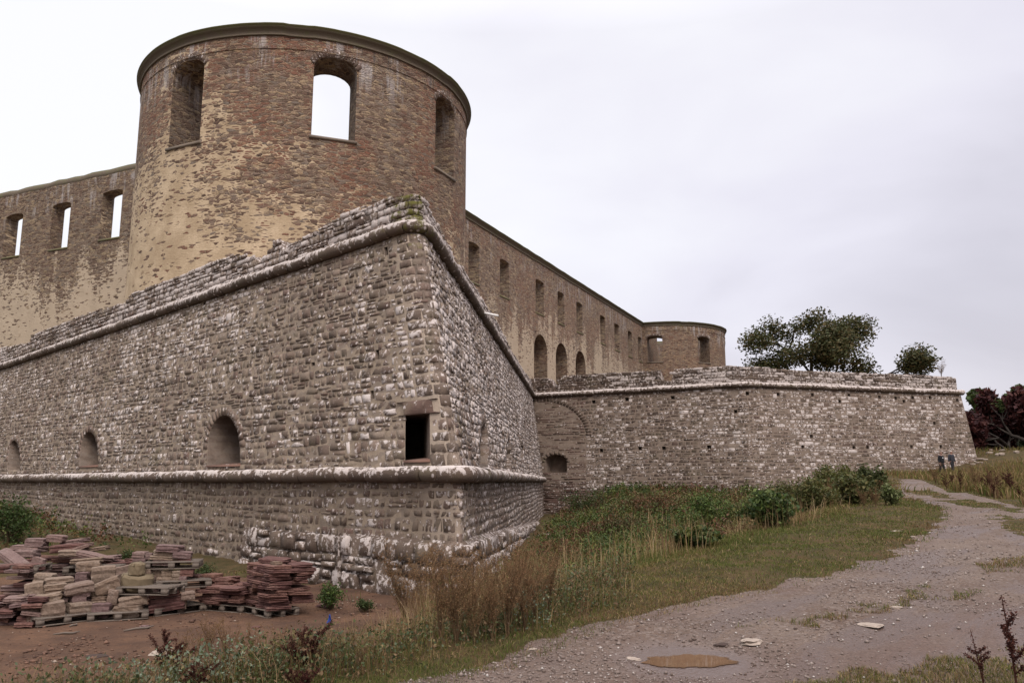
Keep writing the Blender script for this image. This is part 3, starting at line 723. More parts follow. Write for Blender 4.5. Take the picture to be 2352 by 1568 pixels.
    def colp(u, z, w, h, R):
        c = colf(u, z, w, h, R); c[:, 1] = np.clip(c[:, 1] + .22, 0, 1); c[:, 3] = np.exp(-((u + .3) / 2.0) ** 2) * .30 + c[:, 3] * .3; return c
    S = stone_courses(lambda u, z, d=0.: P(u, z, np.asarray(d) - .10), rp, -62, 56, lambda z, h: [], .3, .8, colp, (.0, .06), .016, 6, 4, .15, .03, ztop, 34, .014)
    pb = MB(); pb.add(S[0], Q=S[1], C=S[2])
    gu = np.concatenate([np.arange(-62, -1.4, .35), np.linspace(-1.4, 1.4, 13), np.arange(1.75, 56, .35)])
    tz = np.array([ztop(u) for u in gu]) - .03 + rng.normal(0, .02, len(gu)); n = len(gu)
    rings = [P(gu, np.full(n, Z2 - .02), -.14), P(gu, tz - .06, -.14), P(gu, tz, -.30), P(gu, tz + .02, -1.0), P(gu, np.full(n, Z2 - .02), -1.1)]
    Vc = np.concatenate(rings); Qc = []
    for a in range(4): i = np.arange(n - 1); Qc.append(np.stack([a * n + i, a * n + i + 1, (a + 1) * n + i + 1, (a + 1) * n + i], -1))
    pb.add(Vc, Q=np.concatenate(Qc), C=(.4, .42, .1, .05))
    pb.build('parapet', M_face, root, False, O1)
    # rough foundation that sticks out below
    rf = mk_rows(-3.6, -1.52, .36, .62, 41)
    def colr(u, z, w, h, R): n = len(u); return np.c_[R.uniform(.1, .6, n), np.clip(R.normal(.33, .14, n), 0, .9), R.uniform(0, .2, n), R.uniform(0, .06, n)]
    uL = hit(556, 1300)[0]; uM = hit(800, 1300)[0]
    F1 = stone_courses(lambda u, z, d=0.: P(u, z, np.asarray(d) + .07), rf, uL, uM, lambda z, h: [(uL, uL + .5)] if z > -1.9 else [], .38, .85, colr, (.0, .12), .022, 5, 5, .25, .02, None, 42, .016)
    dip = lambda u: .034 * np.clip(np.asarray(u) - 1.5, 0, 48)
    F2 = stone_courses(lambda u, z, d=0.: P(u, z - dip(u), np.asarray(d) + .20), rf, uM, 50, lambda z, h: [(uM + .35, uM + .85)] if -2.1 < z < -1.6 else [(uM + 1.5, uM + 2.1)] if -2.5 < z < -2.1 else [], .38, .85, colr, (.0, .13), .022, 6, 5, .3, .03, None, 43, .016)
    fb = MB()
    for S in (F1, F2): fb.add(S[0], Q=S[1], C=S[2])
    for (a, b, d) in ((uL, uM, .04), (uM, 50, .17)):
        uu = np.concatenate([np.arange(a, min(b, -1.3), .5), np.linspace(-1.3, 1.3, 9), np.arange(1.6, b, .5)]) if b > 0 else np.arange(a, b + .01, .3)
        m_ = len(uu); r = [P(uu, np.full(m_, -5.5), d), P(uu, -1.55 - dip(uu), d - .02), P(uu, -1.42 - dip(uu), -.05)]
        i = np.arange(m_ - 1); q = np.concatenate([np.stack([k * m_ + i, k * m_ + i + 1, (k + 1) * m_ + i + 1, (k + 1) * m_ + i], -1) for k in (0, 1)])
        fb.add(np.concatenate(r), Q=q, C=(.35, .15, .1, .05))
    # end return of the projecting part
    e = np.array([uM, uM]); fb.add(np.r_[P(e, np.array([-4., -1.45]), .36), P(e, np.array([-4., -1.45]), -.1)], Q=[(0, 1, 3, 2)], C=(.2, .5, .1, .0))
    fb.build('foundation', M_plinth, root, False, O1)
build_bastion()

# ------------------------------------------------------------------ far bastion (flank and face)
B2c = np.array([20.15, 70.7]); B2l = np.array([1.97, 80.37]) - B2c; B2r = np.array([42.05, 77.35]) - B2c
B2 = Corner(B2c + np.array([.1, .1]) * .3, B2l, B2r, .2, -3.0, Z2, .0, .4, .6)
O2 = np.array([20.0, 69.0, -1.0])
def build_far_bastion():
    root = thing('stone_bastion', 'far lichen speckled bastion wall with rows of putlog holes and a blocked relieving arch', 'bastion', O2)
    P = B2.P; uE = np.hypot(*B2r)
    def uend(z): return uE + .09 * (Z2 - min(z, Z2))
    holes = []
    for x, y in [(750, 555), (1055, 530), (1475, 515), (820, 1000), (1175, 980), (1395, 980), (1810, 970)]:
        u, z = B2.hit(1176 + .25 * x, 784 + .25 * y, True); holes.append(Opening(u - .18, u + .18, z - .16, z + .16, 'rect', None, .6))
    for X, Y in [(1176 + .25 * a, 784 + .25 * b) for a, b in [(2165, 475), (2070, 635)]] + [(1764 + .25 * a, 679 + .25 * b) for a, b in
                [(95, 905), (410, 910), (745, 915), (1025, 930), (1175, 940), (1330, 935), (1490, 935), (660, 970), (1250, 970), (1530, 1170), (400, 1290), (320, 1385), (790, 1390), (915, 1390), (1320, 1385), (1590, 1385), (1740, 960)]]:
        u, z = B2.hit(X, Y, False); holes.append(Opening(u - .15, u + .15, z - .15, z + .15, 'rect', None, .6))
    u0, z0 = B2.hit(1251, 1085); u1, z1 = B2.hit(1302, 1043)
    nic = Opening(min(u0, u1), max(u0, u1), z0, z1, 'arch', .75, 1.4); ops = holes + [nic]
    uc, _ = B2.hit(1236, 950); ur, zs = B2.hit(1345, 1000); _, zc = B2.hit(1240, 921)
    arch = Opening(uc - (ur - uc), ur, -3, zc, 'arch', zc - zs, .2)
    us = np.array([-22.5, -10, -1, -.3, 0, .3, 1, 10, 18]); levels = [-4, 0, 4, Z2 - .05]; back = [(60, 112), (1, 112)]
    V, F = [], []; n = len(us) + 1 + len(back)
    for z in levels:
        uu = np.r_[us, uend(z)]; V += list(map(tuple, P(uu, np.full(uu.shape, z), -.008))) + [(x, y, z) for x, y in back]
    for l in range(len(levels) - 1):
        for i in range(n): j = (i + 1) % n; F.append([l * n + i, l * n + j, (l + 1) * n + j, (l + 1) * n + i])
    F.append(list(range(n))[::-1]); F.append([(len(levels) - 1) * n + i for i in range(n)])
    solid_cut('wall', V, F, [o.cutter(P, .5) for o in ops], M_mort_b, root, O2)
    def colf(u, z, w, h, R):
        n = len(u); tone = np.clip(R.beta(2, 2.4, n) - .12 * (u < 0), 0, 1)
        lich = np.clip(.22 + .7 * (fbm(u + 50, z, .3, 61) - .45) + R.normal(0, .25, n) + .16 * (u > -3) + .08 * sstep(1, 5, z), 0, 1)
        inn = (np.abs(u - arch.uc) < arch.w) & (u < 0)
        red = np.clip(R.normal(.12, .15, n) + .45 * inn, 0, .9)
        return np.c_[tone, np.where(inn, lich * .5, lich), red, np.zeros(n)]
    def blocked(z, h):
        r = [o.iv(z, h) for o in ops]; r = [q for q in r if q]
        if z > nic.zs and z < nic.z1 + .3: r.append((nic.uc - nic.w - .1, nic.uc + nic.w + .1))
        f = (z - arch.zs) / (arch.z1 + .55 - arch.zs)
        if 0 < f < 1: w = (arch.w + .7) * math.sqrt(1 - f * f); r.append((-23, arch.uc + w))
        elif f <= 0: r.append((-23, arch.uc + arch.w))
        return r
    rows = mk_rows(-3.2, Z2 - .2, .25, .37, 63); mb = MB()
    for S in (stone_courses(P, rows, -22.5, 0, blocked, .28, .66, colf, (.0, .06), .022, 4, 3, .15, .04, None, 64, .02),
              stone_courses(P, rows, 0, uE + 3, lambda z, h: blocked(z, h) + [(uend(z) - .02, 99)], .28, .66, colf, (.0, .06), .022, 4, 3, .15, .04, None, 65, .02)):
        mb.add(S[0], Q=S[1], C=S[2])
    # thin slabs filling the relieving arch
    def blk_in(z, h):
        r = [o.iv(z, h) for o in ops]; r = [q for q in r if q]
        if z > nic.zs and z < nic.z1 + .3: r.append((nic.uc - nic.w - .1, nic.uc + nic.w + .1))
        w = arch_half('arch', arch.w, arch.zs, arch.z1, z) if z < arch.z1 else 0; r.append((arch.uc + w, 5)); return r
    S = stone_courses(P, mk_rows(-3.2, arch.z1, .13, .2, 66), -22.5, arch.uc + arch.w, blk_in, .5, 1.3, colf, (-.05, .06), .012, 4, 3, .0, .02, None, 67, .02); mb.add(S[0], Q=S[1], C=S[2])
    # return wall at the far end
    E0 = [P(np.array([uend(z)]), np.array([z]), 0.)[0] for z in (-3, Z2)]
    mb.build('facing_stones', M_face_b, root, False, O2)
    R = np.random.default_rng(68); cf = lambda R: (R.uniform(.3, .7), R.uniform(0, .3), R.uniform(0, .3), 0)
    v = voussoirs(P, arch, .62, 24, cf, R, prot=.035, a0=0, a1=math.pi * .56); v2 = voussoirs(P, nic, .3, 9, cf, R)
    v.build('relieving_arch', M_face_b, root, False, O2); v2.build('niche_arch', M_face_b, root, False, O2)
    moulding(P, -21.5, uE + .25, Z2, .25, 'string_course', root, O2, 69, .12, (.9, 1.6), lambda u, R: (R.uniform(.1, .6), R.uniform(.3, .65), R.uniform(0, .1), 0), M_mould_b)
    pl = [(1218, 867), (1263, 867), (1264, 884), (1286, 884), (1287, 862), (1400, 855), (1517, 849), (1518, 873), (1544, 873), (1545, 846), (1680, 838)]
    pr = [(1690, 838), (1760, 843), (1850, 850), (1950, 855), (2080, 858), (2150, 861), (2198, 867)]
    A = [B2.hit(x, y, True) for x, y in pl] + [B2.hit(x, y, False) for x, y in pr]; A.sort(); su = np.array([a for a, _ in A]); sz = np.array([b for _, b in A])
    def ztop(u): return float(np.interp(u, su, sz))
    rp = mk_rows(Z2 + .22, Z2 + 2.6, .2, .32, 70)
    def colp(u, z, w, h, R): c = colf(u, z, w, h, R); c[:, 2] *= .3; c[:, 1] = np.clip(c[:, 1] + .15, 0, 1); return c
    S = stone_courses(lambda u, z, d=0.: P(u, z, np.asarray(d) - .1), rp, -22, uE - .2, lambda z, h: [], .35, .9, colp, (.0, .06), .018, 4, 3, .1, .03, ztop, 71, .02)
    pb = MB(); pb.add(S[0], Q=S[1], C=S[2]); gu = np.arange(-22, uE - .15, .3); n = len(gu)
    tz = np.array([ztop(u) for u in gu]) - .03 + rng.normal(0, .03, n)
    rings = [P(gu, np.full(n, Z2 - .1), -.15), P(gu, tz - .06, -.15), P(gu, tz, -.3), P(gu, tz, -1.1), P(gu, np.full(n, Z2 - .1), -1.2)]
    i = np.arange(n - 1); q = np.concatenate([np.stack([a * n + i, a * n + i + 1, (a + 1) * n + i + 1, (a + 1) * n + i], -1) for a in range(4)])
    pb.add(np.concatenate(rings), Q=q, C=(.4, .4, .25, 0)); 
    ends = np.array([rings[k][-1] for k in range(5)]); pb.add(ends, T=[(0, 1, 2), (0, 2, 3), (0, 3, 4)], C=(.4, .4, .1, 0))
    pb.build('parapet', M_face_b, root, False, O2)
build_far_bastion()

# ------------------------------------------------------------------ castle: towers and wings
HC = 27.0; RC, RW = 11.72, 11.4
C1 = np.array([-14.77, 57.24]); WD = np.array([.41506, .90980]); WN = np.array([.90980, -.41506]); WA = np.array([-4.7246, 79.7268])
C3 = WA + WD * (65.82 + 11.9)
def build_tower(c, name, label, wins, mat, n=160):
    base = np.array([c[0], c[1], 4.0]); root = thing('round_tower', label, 'tower', base)
    th = np.linspace(0, 2 * np.pi, n, endpoint=False); T = 2.35; zs = [4.0, 10, 15, 20, 24, HC - .66]
    V, F = [], []
    dirs = np.stack([np.sin(th), -np.cos(th)], -1)
    for r in (RW, RW - T):
        for z in zs: V += [(c[0] + d[0] * r, c[1] + d[1] * r, z) for d in dirs]
    L = len(zs)
    for side in (0, 1):
        for l in range(L - 1):
            for i in range(n):
                j = (i + 1) % n; a = (side * L + l) * n
                F.append([a + i, a + j, a + n + j, a + n + i])
    for i in range(n):
        j = (i + 1) % n; F.append([i, j, L * n + j, L * n + i]); F.append([(L - 1) * n + i, (L - 1) * n + j, (2 * L - 1) * n + j, (2 * L - 1) * n + i])
    cut = []
    for ang, w, z0, zs_, z1 in wins:
        a = math.radians(ang); rd = np.array([math.sin(a), -math.cos(a)]); tg = np.array([math.cos(a), math.sin(a)])
        o = [(-w, z0), (w, z0)] + [(w * math.cos(math.pi * i / 12) , zs_ + (z1 - zs_) * math.sin(math.pi * i / 12)) for i in range(13)]; k = len(o)
        Vc = np.array([[*(c + rd * R_ + tg * u), z] for R_ in (RW + .8, RW - T - .8) for u, z in o])
        cut.append((Vc, [list(range(k))[::-1], list(range(k, 2 * k))] + [[i, (i + 1) % k, k + (i + 1) % k, k + i] for i in range(k)]))
    w_ = solid_cut('wall', V, F, cut, mat, root, base)
    set_reveal(w_, M_reveal, lambda p: RW - T + .06 < math.hypot(p.x, p.y) < RW - .06)
    prof = [(RW - .2, HC - .66), (RW + .10, HC - .66), (RW + .10, HC - .57), (RW + .04, HC - .54), (RW + .09, HC - .40), (RW + .20, HC - .27), (RW + .30, HC - .22), (RW + .30, HC - .10), (RW + .36, HC - .06), (RW + .34, HC + .0), (RW - .1, HC + .10), (RW - T, HC + .05), (RW - T, HC - .66)]
    mb = MB(); m = len(prof); R = np.random.default_rng(3); nn = 200; t2 = np.linspace(0, 2 * np.pi, nn, endpoint=False)
    jz = np.repeat(R.normal(0, .012, nn // 4), 4)
    Vp = np.array([[c[0] + math.sin(t) * r, c[1] - math.cos(t) * r, z + jz[i]] for r, z in prof for i, t in enumerate(t2)])
    i = np.arange(m - 1)[:, None] * nn; j = np.arange(nn)[None]; j2 = (j + 1) % nn
    mb.add(Vp, Q=np.stack([i + j, i + j2, i + nn + j2, i + nn + j], -1).reshape(-1, 4)); mb.build('cornice', M_corn, root, False, base)
    # shadow groove / string below the ashlar band
    g = MB(); Vg = np.array([[c[0] + math.sin(t) * r, c[1] - math.cos(t) * r, z] for r, z in ((RW - .02, HC - 1.52), (RW + .05, HC - 1.48), (RW + .05, HC - 1.43), (RW - .02, HC - 1.40)) for t in t2])
    i = np.arange(3)[:, None] * nn
    g.add(Vg, Q=np.stack([i + j, i + j2, i + nn + j2, i + nn + j], -1).reshape(-1, 4)); g.build('band_course', mat, root, False, base)
    for ang, w, z0, zs_, z1 in wins:
        a = math.radians(ang); M = Matrix.Translation((c[0], c[1], 0)) @ Matrix.Rotation(a, 4, 'Z')
        s = MB(); s.box((-w - .12, -RW - .06, z0 - .13), (w + .12, -RW + .7, z0 + .03), M); s.build('window_sill', M_sill_grey, root, False, base)
        vb = MB(); R = np.random.default_rng(int(ang) + 999)
        for k in range(19):
            rr = .46 * R.uniform(.8, 1.15); dd = R.uniform(.0, .035)
            def pt(f, r):
                u = (2 * f - 1) * w * 1.03; zc = zs_ + (z1 - zs_) * math.sqrt(max(0, 1 - min(1, (u / w) ** 2))); dx, dz = u, zc - (zs_ - 1.5 * w); L_ = math.hypot(dx, dz); return (u + dx / L_ * r, zc + dz / L_ * r)
            f0, f1 = (k + .07) / 19, (k + .93) / 19; q = [pt(f0, .02), pt(f1, .02), pt(f1, rr), pt(f0, rr)]
            def cyl(u, z, d):
                an = a + u / RW; return (c[0] + math.sin(an) * (RW + d), c[1] - math.cos(an) * (RW + d), z)
            vb.add([cyl(u, z, -.2) for u, z in q] + [cyl(u, z, dd) for u, z in q], Q=[(4, 5, 6, 7), (0, 1, 5, 4), (1, 2, 6, 5), (2, 3, 7, 6), (3, 0, 4, 7)], C=(R.uniform(.1, .6), R.uniform(0, .3), R.uniform(0, .4), 0))
        vb.build('window_arch', M_face, root, False, base)
    return root
build_tower(C1, 'round_tower', 'large near round tower of reddish rubble and cream render with three arched window openings', [(-26.0, 1.29, 19.9, 24.75, 25.38), (21.2, 1.29, 20.15, 24.65, 25.34), (65.0, 1.26, 20.2, 24.75, 25.45), (112, 1.28, 20.1, 24.7, 25.35), (-160, 1.28, 20.1, 24.7, 25.3)], M_tower)
build_tower(C3, 'round_tower', 'small looking distant round tower at the far end of the right wing', [(-16.0, 1.29, 20.1, 24.2, 24.6), (29, 1.29, 20.1, 24.2, 24.6), (75, 1.29, 20.1, 24.2, 24.6), (-62, 1.29, 20.1, 24.2, 24.6), (150, 1.6, 20.1, 24.2, 24.6)], M_ftower, 96)
def build_wing(name, label, A, d, n, s0, s1, T, wins, mat, mossy=False):
    """A: point on the outer cornice line, d: along the wall, n: outward"""
    off = .34; base = np.array([*(A + d * (s0 + s1) / 2), 4.0]); root = thing('castle_wing', label, 'castle wing', base)
    def P(s, z, dd=0.): return np.array([*(A + d * s + n * (dd - off)), z])
    top = HC - .62; V = [P(s, z, dd) for dd in (0, -T) for s in (s0, s1) for z in (4.0, top)]
    F = [[0, 2, 3, 1], [4, 5, 7, 6], [0, 1, 5, 4], [2, 6, 7, 3], [1, 3, 7, 5], [0, 4, 6, 2]]
    cut = []
    for u0, u1, z0, z1, kind in wins:
        o = [(u0, z0), (u1, z0)]; w = (u1 - u0) / 2; uc = (u0 + u1) / 2
        rise = w if kind == 'arch' else .22
        o += [(uc + w * math.cos(math.pi * i / 10), z1 - rise + rise * math.sin(math.pi * i / 10)) for i in range(11)]; k = len(o)
        Vc = np.array([P(u, z, dd) for dd in (.6, -T - .6 if kind != 'arch' else -1.55) for u, z in o])
        cut.append((Vc, [list(range(k))[::-1], list(range(k, 2 * k))] + [[i, (i + 1) % k, k + (i + 1) % k, k + i] for i in range(k)]))
    w_ = solid_cut('wall', V, F, cut, mat, root, base)
    def in_wall(p):
        q = np.array([p.x + base[0], p.y + base[1]]) - A; dd = q @ n + off; ss_ = q @ d
        return -T + .03 < dd < -.03 and s0 + .1 < ss_ < s1 - .1 and p.z + 4 < top - .1
    set_reveal(w_, M_reveal, in_wall)
    pr = [(-.25, HC - .66), (.10, HC - .66), (.10, HC - .57), (.04, HC - .54), (.09, HC - .40), (.20, HC - .27), (.30, HC - .22), (.30, HC - .10), (.36, HC - .06), (.34, HC), (-.3, HC + .08), (-T, HC + .02), (-T, HC - .66)]
    if mossy: pr = [(-.05, HC - .70), (.01, HC - .66), (-.06, HC - .25), (-.28, HC - .02), (-T * .5, HC + .05), (-T, HC - .1), (-T, HC - .66)]
    ss = np.arange(s0, s1 + .01, 1.1); mb = MB(); R = np.random.default_rng(8); m = len(ss); jj = R.normal(0, .012 if not mossy else .05, m)
    Vp = np.array([P(s, z + jj[i], a) for a, z in pr for i, s in enumerate(ss)]); i = np.arange(len(pr) - 1)[:, None] * m; j = np.arange(m - 1)[None]
    mb.add(Vp, Q=np.stack([i + j, i + j + 1, i + m + j + 1, i + m + j], -1).reshape(-1, 4)); mb.build('cornice' if not mossy else 'mossy_wall_top', M_corn, root, False, base)
    for u0, u1, z0, z1, kind in wins:
        if kind == 'arch': continue
        s = MB(); v = [P(u, z, dd) for dd in (.07, -.7) for u, z in ((u0 - .06, z0 - .12), (u1 + .06, z0 - .12), (u1 + .06, z0 + .02), (u0 - .06, z0 + .02))]
        s.add(v, Q=[(0, 1, 2, 3), (4, 7, 6, 5), (0, 4, 5, 1), (3, 2, 6, 7), (0, 3, 7, 4), (1, 5, 6, 2)]); s.build('window_sill', M_sill, root, False, base)
wr = [(1.5, 3.95), (8.93, 11.33), (18.97, 21.6), (26.2, 28.6), (33.2, 35.57), (43.3, 45.72), (50.2, 52.75), (57.4, 59.75), (63.4, 65.6), (-6, -3.5)]
build_wing('castle_wing', 'long right castle wing with a receding row of tall windows above three dark arches', WA, WD, WN, -16, 76, 1.7,
           [(a, b, 20.05, 24.25, 'win') for a, b in wr] + [(a, b, 9, z, 'arch') for a, b, z in ((18.35, 22.58, 17.55), (25.4, 29.5, 17.55), (32.62, 36.62, 17.55))], M_wing)
build_wing('castle_wing', 'left wing of the castle with a mossy top and narrow window openings against the sky', np.array([-32.6685, 67.1272]), np.array([-WN[0], -WN[1]]), np.array([-WD[0], -WD[1]]), -9, 62, 1.2,
           [(.95, 3.38, 20.5, 24.85, 'win'), (7.35, 9.72, 20.35, 24.62, 'win'), (13.7, 16.05, 20.35, 24.45, 'win'), (20.2, 22.5, 20.3, 24.4, 'win'), (26.6, 29, 20.3, 24.4, 'win'), (33, 35.4, 20.3, 24.4, 'win')], M_wing_l, True)

# ------------------------------------------------------------------ loose building stone on pallets
def rock_mesh(name, seed, mat, rough=.05, power=6.0, cuts=4):
    R = np.random.default_rng(seed); bm = bmesh.new(); bmesh.ops.create_cube(bm, size=1.0)
    bmesh.ops.subdivide_edges(bm, edges=bm.edges, cuts=cuts, use_grid_fill=True)
    sh = R.normal(0, .07, (4, 2)); ph = R.uniform(0, 9, 6)
    for v in bm.verts:
        p = np.array(v.co) * 2; n = (np.abs(p) ** power).sum() ** (1 / power); p = p / n * (.94 + .06 * (np.abs(p).max()))
        c = [(-1, -1), (1, -1), (1, 1), (-1, 1)]; w = [(1 + a * p[0]) * (1 + b * p[1]) / 4 for a, b in c]
        p[0] += sum(wi * s[0] for wi, s in zip(w, sh)) * 1.6; p[1] += sum(wi * s[1] for wi, s in zip(w, sh)) * 1.6
        d = rough * np.array([math.sin(3.1 * p[1] + ph[0]) + math.sin(5.3 * p[2] + ph[1] + 2 * p[1]), math.sin(3.7 * p[0] + ph[2]) + math.sin(6.1 * p[2] + ph[3]), .7 * math.sin(3.3 * p[0] + ph[4]) + .7 * math.sin(4.1 * p[1] + ph[5])]) + R.normal(0, rough * .45, 3)
        v.co = Vector((p + d) / 2)
    me = bpy.data.meshes.new(name); bm.to_mesh(me); bm.free(); me.materials.append(mat); return me
SLABS = [rock_mesh('sandstone_slab', 100 + i, M_slab, .040, 22) for i in range(6)]
BLOCKS = [rock_mesh('limestone_block', 200 + i, M_tan, .042, 18) for i in range(7)]
PURPLE = [rock_mesh('purple_sandstone', 300 + i, M_purple, .038, 18) for i in range(4)]
def put(me, loc, dim, rot, name, label, cat, group):
    o = bpy.data.objects.new(name, me); o.location = tuple(float(v) for v in loc); o.scale = tuple(float(v) for v in dim); o.rotation_euler = tuple(float(v) for v in rot)
    link(o); return tag(o, label, cat, group)
PAL = {}
def pallet(x, y, z, yaw, label, L=1.2, W=.8):
    """x, y: front left corner as seen from the path; boards run along the front"""
    x, y = x + .10 * math.sin(yaw), y - .10 * math.cos(yaw); root = thing('wooden_pallet', label, 'pallet', (x, y, z + .02), yaw, 'wooden pallets under the building stone')
    if not PAL:
        def box(nm, lo, hi):
            mb = MB(); mb.box(lo, hi); o = mb.build(nm, M_wood); me = o.data; bpy.data.objects.remove(o); return me
        PAL['deck_board'] = box('deck_board', (0, 0, 0), (L, .12, .022)); PAL['runner'] = box('runner', (0, 0, 0), (L, .1, .022)); PAL['block'] = box('block', (0, 0, 0), (.14, .1, .1))
        PAL['stringer'] = box('stringer', (0, 0, 0), (.14, W, .022))
    def ad(k, lx, ly, lz):
        o = bpy.data.objects.new(k, PAL[k]); o.location = (lx, ly, lz); link(o, root)
    for i in range(5): ad('deck_board', 0, i * (W - .12) / 4, .144)
    for ly in (0, W / 2 - .05, W - .1):
        ad('runner', 0, ly, 0)
        for lx in (0, L / 2 - .07, L - .14): ad('block', lx, ly, .022)
    for lx in (0, L / 2 - .07, L - .14): ad('stringer', lx, 0, .122)
    return root
ORD = ['bottom', 'second', 'third', 'fourth', 'fifth', 'sixth', 'seventh', 'eighth', 'ninth', 'tenth', 'eleventh', 'twelfth']
def stack(x, y, z, yaw, L, W, layers, where, group, seed, meshes=None, loose=.04, nx=(2, 3), word='dark red slab', cat='stone slab', name='sandstone_slab', tilt=.02):
    R = np.random.default_rng(seed); meshes = meshes or SLABS; c, s_ = math.cos(yaw), math.sin(yaw); zz = z
    for li, h in enumerate(layers):
        for ri, (ya, yb, rw) in enumerate(((0, .5, 'front'), (.5, 1.0, 'back'))):
            n = int(R.integers(nx[0], nx[1] + 1)); cuts = np.sort(np.r_[0, 1, (np.arange(1, n) + R.uniform(-.22, .22, n - 1)) / n])
            if R.random() < .12 and ri == 1: continue
            for k in range(n):
                a, b = cuts[k], cuts[k + 1]; hh = h * R.uniform(.82, 1.0)
                lx = (a + b) / 2 * L + R.normal(0, loose); ly = (ya + yb) / 2 * W + R.normal(0, loose * 1.2) - (.03 if ri == 0 else 0)
                wx = (b - a) * L * R.uniform(.9, 1.08); wy = (yb - ya) * W * R.uniform(.9, 1.15)
                side = 'left' if (a + b) / 2 < .36 else 'right' if (a + b) / 2 > .64 else 'middle'
                lab = f'{word}, {ORD[li]} layer{"" if li == 0 else " up"}, {rw} {side}, {where}'
                put(meshes[int(R.integers(len(meshes)))], (x + c * lx - s_ * ly, y + s_ * lx + c * ly, zz + hh / 2 + .002), (wx, wy, hh), (R.normal(0, tilt), R.normal(0, tilt), yaw + R.normal(0, .07)), name, lab, cat, group)
        zz += h * .97
    return zz
YZ = -2.96
def gp(x, y): p = at_z(x, y, YZ); return p
